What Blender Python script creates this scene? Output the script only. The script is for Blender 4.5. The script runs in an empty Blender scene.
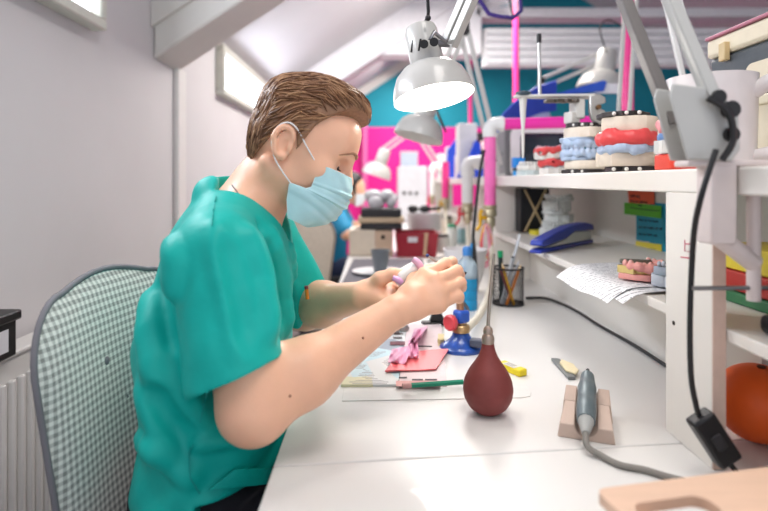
import bpy, bmesh, math, random
import numpy as np
from mathutils import Vector, Matrix
random.seed(7)
rng = np.random.default_rng(7)
C = bpy.context.scene.collection
F_PX, CX, CY, EYE = 560.0, 375.0, 181.0, 1.15      # focal length, principal point, eye height
BT = 0.75                                          # bench top height
V = Vector

def P(x, y, Y):
    """a point of the photograph at depth Y, in metres"""
    return V(((x - CX) * Y / F_PX, Y, EYE + (CY - y) * Y / F_PX))

def lin(h):
    h = h.lstrip('#'); o = []
    for i in (0, 2, 4):
        c = int(h[i:i+2], 16) / 255
        o.append(c / 12.92 if c <= .04045 else ((c + .055) / 1.055) ** 2.4)
    return (*o, 1)

# ---------------------------------------------------------------- materials
MATS = {}
def mat(name, col, rough=.5, metal=0, var=.05, scale=25, bump=0, bscale=200, trans=0, alpha=1, emit=0, spec=.5, sss=0, coat=0, stretch=None, ior=1.45):
    if name in MATS: return MATS[name]
    m = bpy.data.materials.new(name); m.use_nodes = True
    nt = m.node_tree; N = nt.nodes; L = nt.links
    b = N['Principled BSDF']
    c = lin(col)
    tc = N.new('ShaderNodeTexCoord'); mp = N.new('ShaderNodeMapping')
    L.new(tc.outputs['Object'], mp.inputs['Vector'])
    if stretch: mp.inputs['Scale'].default_value = stretch
    nz = N.new('ShaderNodeTexNoise'); nz.inputs['Scale'].default_value = scale; nz.inputs['Detail'].default_value = 4
    L.new(mp.outputs['Vector'], nz.inputs['Vector'])
    r = N.new('ShaderNodeMapRange'); r.inputs['From Min'].default_value = .25; r.inputs['From Max'].default_value = .75
    r.inputs['To Min'].default_value = 1 - var; r.inputs['To Max'].default_value = 1 + var
    L.new(nz.outputs['Fac'], r.inputs['Value'])
    vm = N.new('ShaderNodeVectorMath'); vm.operation = 'SCALE'; vm.inputs[0].default_value = c[:3]
    L.new(r.outputs['Result'], vm.inputs['Scale']); L.new(vm.outputs['Vector'], b.inputs['Base Color'])
    b.inputs['Roughness'].default_value = rough; b.inputs['Metallic'].default_value = metal
    b.inputs['IOR'].default_value = ior
    b.inputs['Specular IOR Level'].default_value = spec
    b.inputs['Transmission Weight'].default_value = trans; b.inputs['Alpha'].default_value = alpha
    b.inputs['Coat Weight'].default_value = coat
    if sss:
        b.inputs['Subsurface Weight'].default_value = sss; b.inputs['Subsurface Radius'].default_value = (.012, .005, .003)
        b.inputs['Subsurface Scale'].default_value = .6
    if emit:
        b.inputs['Emission Color'].default_value = c; b.inputs['Emission Strength'].default_value = emit
    if bump:
        n2 = N.new('ShaderNodeTexNoise'); n2.inputs['Scale'].default_value = bscale; n2.inputs['Detail'].default_value = 3
        L.new(mp.outputs['Vector'], n2.inputs['Vector'])
        bp = N.new('ShaderNodeBump'); bp.inputs['Strength'].default_value = bump; bp.inputs['Distance'].default_value = .004
        L.new(n2.outputs['Fac'], bp.inputs['Height']); L.new(bp.outputs['Normal'], b.inputs['Normal'])
    MATS[name] = m
    return m

def nodes_of(m):
    return m.node_tree.nodes, m.node_tree.links, m.node_tree.nodes['Principled BSDF']

def mathn(N, L, op, a, b=None, c=None):
    n = N.new('ShaderNodeMath'); n.operation = op
    for i, v in enumerate((a, b, c)):
        if v is None: continue
        if isinstance(v, (int, float)): n.inputs[i].default_value = v
        else: L.new(v, n.inputs[i])
    return n.outputs[0]

# ---------------------------------------------------------------- things
def tag(o, label=None, cat=None, group=None, kind=None):
    if label: o['label'] = label
    if cat: o['category'] = cat
    if group: o['group'] = group
    if kind: o['kind'] = kind
    return o

def thing(name, label, cat, loc=(0, 0, 0), group=None):
    o = bpy.data.objects.new(name, None); C.objects.link(o)
    o.location = loc; o.empty_display_size = .02
    return tag(o, label, cat, group)

def wloc(o):
    p = V((0, 0, 0))
    while o is not None:
        p += o.location; o = o.parent
    return p

class MB:
    """collects shapes in world coordinates; build() links them as one mesh object"""
    def __init__(s): s.v = []; s.f = []; s.sm = []
    def add(s, vs, fs, smooth=False):
        b = len(s.v); s.v += [tuple(v) for v in vs]; s.f += [tuple(i + b for i in f) for f in fs]; s.sm += [smooth] * len(fs); return s
    def box(s, lo, hi, M=None):
        x0, y0, z0 = lo; x1, y1, z1 = hi
        vs = [V(p) for p in ((x0,y0,z0),(x1,y0,z0),(x1,y1,z0),(x0,y1,z0),(x0,y0,z1),(x1,y0,z1),(x1,y1,z1),(x0,y1,z1))]
        if M is not None: vs = [M @ v for v in vs]
        return s.add(vs, [(0,3,2,1),(4,5,6,7),(0,1,5,4),(1,2,6,5),(2,3,7,6),(3,0,4,7)])
    def cbox(s, c, size, rz=0, M=None):
        h = V(size) / 2
        T = Matrix.Translation(V(c)) @ Matrix.Rotation(rz, 4, 'Z')
        if M is not None: T = Matrix.Translation(V(c)) @ M
        return s.box(-h, h, T)
    def prism(s, pts, z0, z1, M=None, smooth=False):
        n = len(pts)
        vs = [V((p[0], p[1], z0)) for p in pts] + [V((p[0], p[1], z1)) for p in pts]
        if M is not None: vs = [M @ v for v in vs]
        s.add(vs, [tuple(range(n - 1, -1, -1)), tuple(range(n, 2 * n))])
        b = len(s.v) - 2 * n
        for i in range(n):
            j = (i + 1) % n
            s.f.append((b + i, b + j, b + n + j, b + n + i)); s.sm.append(smooth)
        return s
    def lathe(s, prof, loc=(0, 0, 0), axis=(0, 0, 1), seg=24, closed=False):
        q = V((0, 0, 1)).rotation_difference(V(axis).normalized()).to_matrix()
        loc = V(loc); vs = []; fs = []
        m = len(prof)
        for r, z in prof:
            for k in range(seg):
                a = 2 * math.pi * k / seg
                vs.append(loc + q @ V((r * math.cos(a), r * math.sin(a), z)))
        rng_ = range(m) if closed else range(m - 1)
        for i in rng_:
            for k in range(seg):
                k2 = (k + 1) % seg; j = (i + 1) % m
                fs.append((i*seg+k, i*seg+k2, j*seg+k2, j*seg+k))
        if not closed:
            if prof[0][0] > 1e-6: fs.append(tuple(range(seg - 1, -1, -1)))
            if prof[-1][0] > 1e-6: fs.append(tuple(range((m-1)*seg, m*seg)))
        return s.add(vs, fs, True)
    def cyl(s, a, b, r, r2=None, seg=16):
        a, b = V(a), V(b); d = b - a
        return s.lathe([(r, 0), (r if r2 is None else r2, d.length)], a, d, seg)
    def sph(s, c, r, seg=16, sc=(1, 1, 1), M=None):
        vs = []; fs = []; n = max(6, seg // 2); c = V(c)
        for i in range(n + 1):
            t = math.pi * i / n
            for k in range(seg):
                a = 2 * math.pi * k / seg
                p = V((math.sin(t)*math.cos(a)*sc[0], math.sin(t)*math.sin(a)*sc[1], math.cos(t)*sc[2])) * r
                if M is not None: p = M @ p
                vs.append(c + p)
        for i in range(n):
            for k in range(seg):
                k2 = (k + 1) % seg
                fs.append((i*seg+k, (i+1)*seg+k, (i+1)*seg+k2, i*seg+k2))
        return s.add(vs, fs, True)
    def tube(s, pts, r, seg=8, smooth=0, flat=None, cap=True):
        pts = [V(p) for p in pts]
        rs = list(r) if isinstance(r, (list, tuple)) else [r] * len(pts)
        if smooth:
            np_, nr = [], []
            for i in range(len(pts) - 1):
                p0, p1, p2, p3 = pts[max(i-1, 0)], pts[i], pts[i+1], pts[min(i+2, len(pts)-1)]
                for k in range(smooth):
                    t = k / smooth
                    np_.append(.5 * ((2*p1) + (p2-p0)*t + (2*p0-5*p1+4*p2-p3)*t*t + (3*p1-p0-3*p2+p3)*t**3))
                    nr.append(rs[i]*(1-t) + rs[i+1]*t)
            np_.append(pts[-1]); nr.append(rs[-1]); pts, rs = np_, nr
        n = len(pts); tan = []
        for i in range(n):
            d = pts[min(i+1, n-1)] - pts[max(i-1, 0)]
            tan.append(d.normalized() if d.length > 1e-9 else V((0, 0, 1)))
        up = V((0, 0, 1)) if abs(tan[0].z) < .9 else V((1, 0, 0))
        u = tan[0].cross(up).normalized(); vs = []; fs = []
        for i in range(n):
            u = (u - tan[i] * u.dot(tan[i])).normalized(); w = tan[i].cross(u)
            for k in range(seg):
                a = 2 * math.pi * (k + .5) / seg
                vs.append(pts[i] + (u * math.cos(a) + w * math.sin(a) * (flat or 1)) * rs[i])
        for i in range(n - 1):
            for k in range(seg):
                k2 = (k + 1) % seg
                fs.append((i*seg+k, i*seg+k2, (i+1)*seg+k2, (i+1)*seg+k))
        if cap: fs += [tuple(range(seg - 1, -1, -1)), tuple(range((n-1)*seg, n*seg))]
        return s.add(vs, fs, seg > 4)
    def grid(s, P2, thick=0, smooth=True):
        """P2: list of rows of points; a sheet, given thickness along its normals"""
        R, K = len(P2), len(P2[0])
        A = np.array([[tuple(p) for p in row] for row in P2], float)
        if thick:
            du = np.gradient(A, axis=1); dv = np.gradient(A, axis=0)
            n = np.cross(du, dv); n /= (np.linalg.norm(n, axis=2, keepdims=True) + 1e-12)
            B = A - n * thick
        b = 0; vs = [V(p) for p in A.reshape(-1, 3)]; fs = []
        for i in range(R - 1):
            for j in range(K - 1):
                fs.append((i*K+j, i*K+j+1, (i+1)*K+j+1, (i+1)*K+j))
        if thick:
            o = R * K; vs += [V(p) for p in B.reshape(-1, 3)]
            fs += [tuple(o + q for q in reversed(f)) for f in fs[:]]
            ring = [j for j in range(K)] + [i*K+K-1 for i in range(1, R)] + [(R-1)*K+j for j in range(K-2, -1, -1)] + [i*K for i in range(R-2, 0, -1)]
            for a, c in zip(ring, ring[1:] + ring[:1]): fs.append((c, a, o + a, o + c))
        return s.add(vs, fs, smooth)
    def build(s, name, m, parent=None, bevel=0, label=None, mats=None, fmat=None, seg=2, ang=35):
        me = bpy.data.meshes.new(name)
        off = wloc(parent) if parent is not None else V((0, 0, 0))
        org = V((0, 0, 0))
        vs = s.v
        if parent is None:
            A = np.array(vs); org = V(((A[:, 0].min()+A[:, 0].max())/2, (A[:, 1].min()+A[:, 1].max())/2, A[:, 2].min()))
            off = org
        me.from_pydata([(v[0]-off.x, v[1]-off.y, v[2]-off.z) for v in vs], [], s.f)
        me.polygons.foreach_set('use_smooth', s.sm)
        me.materials.append(m)
        for x in mats or (): me.materials.append(x)
        if fmat is not None:
            for i, k in enumerate(fmat): me.polygons[i].material_index = k
        bm = bmesh.new(); bm.from_mesh(me); bmesh.ops.recalc_face_normals(bm, faces=bm.faces); bm.to_mesh(me); bm.free()
        me.update()
        o = bpy.data.objects.new(name, me); C.objects.link(o)
        if parent is not None: o.parent = parent
        else: o.location = org
        if bevel:
            b = o.modifiers.new('b', 'BEVEL'); b.width = bevel; b.segments = seg; b.limit_method = 'ANGLE'; b.angle_limit = math.radians(ang)
            try: b.harden_normals = False
            except Exception: pass
            for p in me.polygons: p.use_smooth = True
            try: me.set_sharp_from_angle(angle=math.radians(ang))
            except Exception: pass
        elif any(s.sm):
            try: me.set_sharp_from_angle(angle=math.radians(48))
            except Exception: pass
        if label: o['label'] = label
        return o

def struct(name, mb, m, **k):
    o = mb.build(name, m, **k); o['kind'] = 'structure'; return o

def rect_round(w, d, r, n=5):
    """rounded rectangle outline centred on 0"""
    out = []
    for cx, cy, a0 in ((w/2-r, d/2-r, 0), (-w/2+r, d/2-r, 90), (-w/2+r, -d/2+r, 180), (w/2-r, -d/2+r, 270)):
        for k in range(n + 1):
            a = math.radians(a0 + 90 * k / n); out.append((cx + r * math.cos(a), cy + r * math.sin(a)))
    return out

def RZ(a): return Matrix.Rotation(a, 4, 'Z')
def T(p): return Matrix.Translation(V(p))

# ---------------------------------------------------------------- implicit surfaces for bodies and cloth
class Field:
    def __init__(s, lo, hi, h):
        s.lo = np.array(lo, np.float32); s.h = h
        s.n = [int(math.ceil((hi[i] - lo[i]) / h)) + 1 for i in range(3)]
        s.F = np.full(s.n, 9.0, np.float32)
    def _sl(s, lo, hi):
        sl = []; ax = []
        for i in range(3):
            a = max(0, int((lo[i] - s.lo[i]) / s.h)); b = min(s.n[i], int((hi[i] - s.lo[i]) / s.h) + 2)
            if b <= a: return None, None
            sl.append(slice(a, b)); g = (s.lo[i] + s.h * np.arange(a, b)).astype(np.float32)
            sh = [1, 1, 1]; sh[i] = -1; ax.append(g.reshape(sh))
        return tuple(sl), ax
    def add(s, fn, lo, hi, k=.01):
        sl, ax = s._sl(lo, hi)
        if sl is None: return
        d = fn(*ax); f = s.F[sl]
        hh = np.clip(.5 + .5 * (f - d) / k, 0, 1)
        s.F[sl] = f * (1 - hh) + d * hh - k * hh * (1 - hh)
    def sub(s, fn, lo, hi, k=.004):
        sl, ax = s._sl(lo, hi)
        if sl is None: return
        d = -fn(*ax); f = s.F[sl]
        hh = np.clip(.5 - .5 * (f - d) / k, 0, 1)
        s.F[sl] = f * (1 - hh) + d * hh + k * hh * (1 - hh)
    def cap(s, a, b, ra, rb=None, k=.01, sq=None, sub=False):
        rb = ra if rb is None else rb
        a = np.array(a, np.float32); b = np.array(b, np.float32); m = max(ra, rb) + 2 * k + .01
        fn = cap_fn(a, b, ra, rb, sq)
        (s.sub if sub else s.add)(fn, np.minimum(a, b) - m, np.maximum(a, b) + m, k)
    def ell(s, c, r, k=.01, R=None, sub=False):
        c = np.array(c, np.float32); m = max(r) + 2 * k + .01
        (s.sub if sub else s.add)(ell_fn(c, r, R), c - m, c + m, k)
    def mesh(s, name, m, parent=None, keep=1, post=None):
        v, q = nets(s.F, s.lo, s.h)
        if post is not None: v = post(v)
        off = np.array(wloc(parent)) if parent is not None else np.zeros(3)
        me = bpy.data.meshes.new(name)
        me.vertices.add(len(v)); me.vertices.foreach_set('co', (v - off).astype(np.float32).ravel())
        me.loops.add(len(q) * 4); me.loops.foreach_set('vertex_index', q.astype(np.int32).ravel())
        me.polygons.add(len(q)); me.polygons.foreach_set('loop_start', np.arange(0, len(q)*4, 4, dtype=np.int32))
        me.polygons.foreach_set('use_smooth', np.ones(len(q), bool))
        me.update(); me.validate(); me.materials.append(m)
        o = bpy.data.objects.new(name, me); C.objects.link(o)
        if parent is not None: o.parent = parent
        return o

def cap_fn(a, b, ra, rb, sq=None):
    a = np.array(a, np.float32); b = np.array(b, np.float32)
    d = b - a; dd = float(d @ d) + 1e-12
    def fn(X, Y, Z):
        px, py, pz = X - a[0], Y - a[1], Z - a[2]
        t = np.clip((px*d[0] + py*d[1] + pz*d[2]) / dd, 0, 1)
        qx, qy, qz = px - t*d[0], py - t*d[1], pz - t*d[2]
        if sq:
            u, sc = np.array(sq[0], np.float32), sq[1]; u = u / np.linalg.norm(u)
            e = (qx*u[0] + qy*u[1] + qz*u[2]) * (1/sc - 1)
            qx, qy, qz = qx + e*u[0], qy + e*u[1], qz + e*u[2]
            return (np.sqrt(qx*qx + qy*qy + qz*qz) - (ra + (rb - ra) * t)) * min(1, sc ** .5)
        return np.sqrt(qx*qx + qy*qy + qz*qz) - (ra + (rb - ra) * t)
    return fn

def ell_fn(c, r, R=None):
    def fn(X, Y, Z):
        x, y, z = X - c[0], Y - c[1], Z - c[2]
        if R is not None:
            x, y, z = (x*R[0][0] + y*R[0][1] + z*R[0][2], x*R[1][0] + y*R[1][1] + z*R[1][2], x*R[2][0] + y*R[2][1] + z*R[2][2])
        k0 = np.sqrt((x/r[0])**2 + (y/r[1])**2 + (z/r[2])**2)
        k1 = np.sqrt((x/r[0]**2)**2 + (y/r[1]**2)**2 + (z/r[2]**2)**2) + 1e-9
        return k0 * (k0 - 1) / k1
    return fn

def nets(F, lo, h):
    """naive surface nets: vertices and outward quads of the zero level of F"""
    I = F < 0
    nx, ny, nz = F.shape
    cnt = np.zeros((nx-1, ny-1, nz-1), np.int8)
    for dx in (0, 1):
        for dy in (0, 1):
            for dz in (0, 1):
                cnt += I[dx:nx-1+dx, dy:ny-1+dy, dz:nz-1+dz]
    act = (cnt > 0) & (cnt < 8)
    ii = np.argwhere(act)
    idx = np.full(act.shape, -1, np.int32); idx[act] = np.arange(len(ii))
    acc = np.zeros((len(ii), 3)); num = np.zeros(len(ii))
    cor = [(x, y, z) for x in (0, 1) for y in (0, 1) for z in (0, 1)]
    for a in cor:
        for ax in range(3):
            if a[ax]: continue
            b = list(a); b[ax] = 1
            fa = F[ii[:, 0]+a[0], ii[:, 1]+a[1], ii[:, 2]+a[2]]; fb = F[ii[:, 0]+b[0], ii[:, 1]+b[1], ii[:, 2]+b[2]]
            x = (fa < 0) != (fb < 0)
            t = fa[x] / (fa[x] - fb[x])
            p = np.tile(np.array(a, float), (x.sum(), 1)); p[:, ax] = t
            acc[x] += p; num[x] += 1
    v = (ii + acc / num[:, None]) * h + lo
    quads = []
    for ax in range(3):
        o1, o2 = [(1, 2), (2, 0), (0, 1)][ax]
        s0 = [slice(None)] * 3; s1 = [slice(None)] * 3; s0[ax] = slice(0, -1); s1[ax] = slice(1, None)
        ch = I[tuple(s0)] != I[tuple(s1)]
        e = np.argwhere(ch)
        ok = (e[:, o1] > 0) & (e[:, o2] > 0) & (e[:, o1] < F.shape[o1]-1) & (e[:, o2] < F.shape[o2]-1)
        e = e[ok]
        fl = I[e[:, 0], e[:, 1], e[:, 2]]
        def at(d1, d2):
            q = e.copy(); q[:, o1] -= d1; q[:, o2] -= d2
            return idx[q[:, 0], q[:, 1], q[:, 2]]
        q = np.stack([at(1, 1), at(0, 1), at(0, 0), at(1, 0)], 1)
        q[~fl] = q[~fl][:, ::-1]
        quads.append(q)
    return v, np.concatenate(quads)
# ================================================================ the setting
wall_m = mat('wall_paint', '#d2cecf', .75, var=.03, scale=3, bump=.05, bscale=60)
ceil_m = mat('ceiling_paint', '#cfcdd0', .8, var=.02, scale=3)
beam_m = mat('beam_paint', '#d3d0ca', .6, var=.03, scale=5)
white_trim = mat('white_trim', '#e3e0dc', .5, var=.02)
floor_m = mat('floor_vinyl', '#8f8a86', .5, var=.12, scale=6)
XW, ZW, SL = -.9, 1.925, .66
XR, XE, YB = 2.2, 5.3, 7.5
ridge = ZW + SL * (XR - XW)
struct('floor', MB().box((XW-.1, -1.2, -.1), (XE+.1, YB+.1, 0)), floor_m)
struct('wall_left', MB().box((XW-.12, -1.2, 0), (XW, YB, ZW+.02)), wall_m)
struct('wall_right', MB().box((XE, -1.2, 0), (XE+.12, YB, ZW+.02)), wall_m)
def roof(x0, z0, x1, z1, name):
    n = V((-(z1-z0), 0, x1-x0)).normalized() * .1
    a, b = V((x0, 0, z0)), V((x1, 0, z1)); m = MB(); vs = []
    for y in (-1.2, YB):
        for p in (a, b, b + n, a + n): vs.append((p.x, y, p.z))
    m.add(vs, [(0,1,2,3),(4,7,6,5),(0,4,5,1),(1,5,6,2),(2,6,7,3),(3,7,4,0)])
    return struct(name, m, ceil_m)
roof(XW-.12, ZW-.12*SL, XR, ridge, 'ceiling')
roof(XR, ridge, XE+.12, ZW-.12*SL, 'ceiling.001')
# gable wall: pink to 1.87 m, turquoise above
wb = mat('gable_two_tone_paint', '#ffffff', .7)
N, L, bs = nodes_of(wb)
tc = N.new('ShaderNodeNewGeometry'); sx = N.new('ShaderNodeSeparateXYZ'); L.new(tc.outputs['Position'], sx.inputs[0])
gt = mathn(N, L, 'GREATER_THAN', sx.outputs['Z'], 1.87)
mx = N.new('ShaderNodeMix'); mx.data_type = 'RGBA'; mx.inputs[6].default_value = lin('#f0279c'); mx.inputs[7].default_value = lin('#1692a8')
L.new(gt, mx.inputs[0]); L.new(mx.outputs[2], bs.inputs['Base Color'])
m = MB(); pts = [(XW-.1, 0), (XE+.1, 0), (XE+.1, ZW), (XR, ridge+.05), (XW-.1, ZW)]
m.prism([(p[0], p[1]) for p in pts], 0, .1, Matrix(((1,0,0,0),(0,0,1,YB),(0,1,0,0),(0,0,0,1))))
struct('wall_back', m, wb)
# white verge board under the roof slope on the gable
def slope_bar(y0, y1, x0, x1, zlo, zhi):
    """a bar that follows the roof slope; zlo/zhi are heights of its lower/upper face above the wall height line at X=XW"""
    vs = []
    for y in (y0, y1):
        for (x, zz) in ((x0, zlo), (x1, zlo), (x1, zhi), (x0, zhi)): vs.append((x, y, zz + SL * (x - XW)))
    return MB().add(vs, [(0,1,2,3),(4,7,6,5),(0,4,5,1),(1,5,6,2),(2,6,7,3),(3,7,4,0)])
struct('trim_1', slope_bar(YB-.03, YB, XW, XR, ZW-.13, ZW), white_trim)
# boxed beam near, with a grooved face, and the far one with its collar tie
Zb = EYE + .495
struct('ceiling_beam', slope_bar(2.27, 2.56, XW, XR, Zb, ZW+.03), beam_m, bevel=.012)
struct('trim_2', slope_bar(2.245, 2.272, XW, XR, Zb+.125, ZW+.03), beam_m, bevel=.004)
struct('wall_pillar', MB().box((XW, 2.50, 0), (XW+.025, 2.60, Zb+.01)), white_trim, bevel=.006)
struct('ceiling_beam', slope_bar(4.95, 5.25, XW, XR, Zb, ZW+.03), mat('far_beam_paint', '#dad8dc', .6), bevel=.01)
zc = EYE + (CY-55)*5/F_PX
struct('ceiling_beam', MB().box((-.06, 4.98, zc), (.95, 5.22, zc+.45)), mat('far_beam_paint', '#dad8dc'), bevel=.01)
struct('ceiling_beam', MB().box((.9, 4.98, EYE+(CY-17)*5/F_PX), (5.3, 5.22, EYE+(CY-8)*5/F_PX)), mat('far_beam_paint', '#dad8dc'), bevel=.01)
# grooved white boarding hung below the tie
m = MB()
z0, z1 = EYE+(CY-65)*5/F_PX, EYE+(CY-27)*5/F_PX
m.box((.98, 5.05, z0), (3.4, 5.15, z1))
for k in range(5): m.box((1.0, 5.02, z0+.02+k*.066), (3.38, 5.06, z0+.072+k*.066))
struct('trim_3', m, mat('boarding_white', '#e2e1e4', .5), bevel=.004)
struct('trim_4', MB().cbox(((365-CX)*7.4/F_PX, 7.44, .95), (.06, .1, 1.9)), mat('pink_trim', '#f578bb', .5))
# windows in the side wall: frames with daylit panes
wframe = mat('window_frame_paint', '#cfcfc4', .45)
pane = mat('daylit_pane', '#f4f8ff', .3)
N, L, bs = nodes_of(pane)
g = N.new('ShaderNodeNewGeometry'); sx = N.new('ShaderNodeSeparateXYZ'); L.new(g.outputs['Position'], sx.inputs[0])
wy = mathn(N, L, 'FRACT', mathn(N, L, 'MULTIPLY', sx.outputs['Y'], 16)); wz = mathn(N, L, 'FRACT', mathn(N, L, 'MULTIPLY', sx.outputs['Z'], 16))
line = mathn(N, L, 'MAXIMUM', mathn(N, L, 'LESS_THAN', wy, .14), mathn(N, L, 'LESS_THAN', wz, .14))
st = mathn(N, L, 'SUBTRACT', 2.6, mathn(N, L, 'MULTIPLY', line, 1.5))
bs.inputs['Emission Color'].default_value = lin('#f2f7ff'); L.new(st, bs.inputs['Emission Strength'])
def side_window(name, y0, y1, z0, z1):
    t = .035; d = .05
    m = MB()
    for lo, hi in (((XW, y0, z0), (XW+d, y1, z0+t)), ((XW, y0, z1-t), (XW+d, y1, z1)), ((XW, y0, z0+t), (XW+d, y0+t, z1-t)), ((XW, y1-t, z0+t), (XW+d, y1, z1-t))):
        m.box(lo, hi)
    o = m.build(name, wframe, bevel=.006); o['kind'] = 'structure'
    MB().box((XW, y0+t, z0+t), (XW+.015, y1-t, z1-t)).build('pane', pane, o)
side_window('window_1', .75, 1.78, EYE+.475, EYE+.745)
side_window('window_2', 3.16, 4.6, EYE+.49, EYE+.775)
# skirting
struct('baseboard_left', MB().box((XW, -1.2, 0), (XW+.015, YB, .08)), white_trim)

# radiator with ribs
rad_m = mat('radiator_enamel', '#d6d3d0', .35, var=.02)
r = thing('radiator', 'white ribbed panel radiator on the grey wall behind the checked chair', 'radiator', (-.85, 1.0, .14))
ya, yb, za, zb_ = .35, 1.56, .14, .755
m = MB(); m.box((-.835, ya, za), (-.815, yb, zb_))
k = ya + .03
while k < yb - .03:
    pts = [(0, -.011), (.006, -.010), (.012, -.006), (.012, .006), (.006, .010), (0, .011)]
    m.prism([(p[0]-.816, p[1]+k) for p in pts], za+.045, zb_-.05)
    k += .0335
m.build('front_panel', rad_m, r, bevel=.003)
MB().box((-.875, ya, za+.01), (-.86, yb, zb_-.01)).build('rear_panel', rad_m, r, bevel=.003)
MB().box((-.872, ya-.006, zb_), (-.808, yb+.006, zb_+.012)).build('top_grille', rad_m, r, bevel=.004)
MB().box((-.872, yb, za), (-.812, yb+.006, zb_)).build('side_cover', rad_m, r, bevel=.002)
for yy in (ya+.2, yb-.2): MB().box((XW+.002, yy, .5), (-.874, yy+.04, .56)).build('bracket', rad_m, r)
MB().cyl((-.85, yb-.05, 0), (-.85, yb-.05, za+.02), .009).build('pipe', rad_m, r)
# black box with a white label lying on the radiator
bx = thing('storage_box', 'black box with white label lying on the radiator', 'box', (-.84, 1.25, .767))
blk = mat('black_plastic', '#17171a', .4, var=.1)
x0, x1, y0, y1, z0 = -.885, -.79, .98, 1.235, .767
MB().box((x0, y0, z0), (x1, y1, z0+.085)).build('body', blk, bx, bevel=.004)
MB().box((x0-.004, y0-.006, z0+.078), (x1+.008, y1+.008, z0+.1)).build('lid', blk, bx, bevel=.005)
MB().box((x1, y0+.03, z0+.016), (x1+.0015, y1-.03, z0+.064)).build('label_card', mat('card_white', '#d9d8dc', .6), bx, label='white label card')

# ================================================================ bench
bench_m = mat('bench_laminate', '#e4e2df', .32, var=.02, scale=4, coat=.15)
edge_m = mat('chipboard_edge', '#dcc0b0', .7, var=.05, scale=60)
bn = thing('workbench', 'long white laminate workbench running down the room beside the seated man', 'workbench', (.3, 3, 0))
BX0, BX1 = -.143, .86
def slab(pts, name):
    return MB().prism(pts, BT-.036, BT).build(name, bench_m, bn, bevel=.0025)
# oblique joint between the two top boards
ja, jb = .785, .90
slab([(BX0, .2), (BX1, .2), (BX1, jb-.0012), (BX0, ja-.0012)], 'top_board')
slab([(BX0, ja+.0012), (BX1, jb+.0012), (BX1, 2.6), (BX0, 2.6)], 'top_board')
slab([(BX0, 2.603), (BX1, 2.603), (BX1, 6.3), (BX0, 6.3)], 'top_board')
MB().prism([(BX0+.004, ja-.02), (BX1-.004, jb-.02), (BX1-.004, jb+.02), (BX0+.004, ja+.02)], BT-.05, BT-.037).build('joint_strip', mat('joint_dirt', '#8d8278', .9), bn)
for yy in (.3, 2.6, 4.4, 6.2): MB().box((BX0+.08, yy-.01, 0), (BX1-.02, yy+.01, BT-.0365 if abs(yy-2.6) > .1 else BT-.037)).build('end_panel', bench_m, bn)
MB().box((BX1-.02, .31, .1), (BX1, 6.19, BT-.05)).build('back_panel', bench_m, bn)
# shelf unit on the bench
sh_m = mat('shelf_laminate', '#e6e1d9', .4, var=.02, scale=4)
su = thing('shelf_unit', 'long two-tier white shelf unit standing along the back of the workbench', 'shelf unit', (.65, 3, BT))
ST, SB = EYE + .018, EYE - .018
MB().box((.467, .35, SB), (.94, 4.6, ST)).build('shelf_board', sh_m, su, bevel=.003)
LT = EYE - .205
MB().box((.487, .35, LT-.018), (.84, 4.6, LT)).build('shelf_board', sh_m, su, bevel=.002)
MB().box((.84, .35, BT), (.858, 4.6, SB)).build('back_panel', mat('back_panel_white', '#dedbd3', .5, var=.02), su)
MB().box((.635, .92, BT), (.652, 4.6, LT-.018)).build('riser', sh_m, su)
# upright board beside the front
up = MB().box((.467, .776, BT), (.486, .9, SB)).build('upright', sh_m, su, bevel=.0015, label='white upright board with a red pen mark')
MB().box((.4675, .7745, BT+.001), (.4855, .776, SB-.001)).build('raw_edge', edge_m, up)
red_pen = mat('red_pen', '#c23f5a', .6)
def on_upright(pts, r=.0011, m=red_pen, name='pen_mark'):
    MB().tube([((.4668), .467*F_PX/(x-CX), EYE+(CY-y)*.467/(x-CX)) for x, y in pts], r, 6).build(name, m, up)
mk = MB()
for st_ in ([(685,240),(685,251),(690,252),(692,241)], [(681,257),(695,259)], [(686,244),(690,244)]):
    mk.tube([((.4668), .467*F_PX/(x-CX), EYE+(CY-y)*.467/(x-CX)) for x, y in st_], .0009, 6)
mk.build('pen_mark', red_pen, up)
q = V((.4668, .467*F_PX/(674-CX), EYE+(CY-323)*.467/(674-CX)))
MB().cyl(q, q+V((-.0008, 0, 0)), .0035).build('dowel_hole', mat('dark_hole', '#2b2320', .9), up)
for yy in (2.3, 4.58): MB().box((.49, yy-.009, BT), (.634, yy+.009, SB)).build('upright', sh_m, su)
# ================================================================ the seated technician
skin = mat('skin', '#ecb899', .42, var=.06, scale=18, sss=.18, bump=.06, bscale=260, spec=.4)
N, L, bs = nodes_of(skin)
teal = mat('scrub_fabric', '#00aea2', .52, var=.07, scale=14, bump=.8, bscale=19, spec=.4)
teal_in = mat('scrub_fabric_inside', '#0b6a6c', .75, var=.06)
man = thing('person', 'man in turquoise scrubs and blue face mask bent over the workbench working on a denture', 'person', (-.29, .98, 0))
YM = .98
th = math.radians(17)
HF = np.array([math.cos(th), 0, -math.sin(th)]); HU = np.array([math.sin(th), 0, math.cos(th)]); HS = np.array([0, -1., 0])
HC = np.array([-.130, YM, EYE + .0805])
def H(f, s, u): return HC + HF*f + HS*s + HU*u
HR = np.array([HF, HS, HU], np.float32)
def Wn(x, y, Y): return np.array(P(x, y, Y))
def rel(x, y, z): return np.array([x, y, EYE + z])

fb = Field((-.46, .66, EYE-.68), (.20, 1.32, EYE+.20), .0027)
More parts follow.
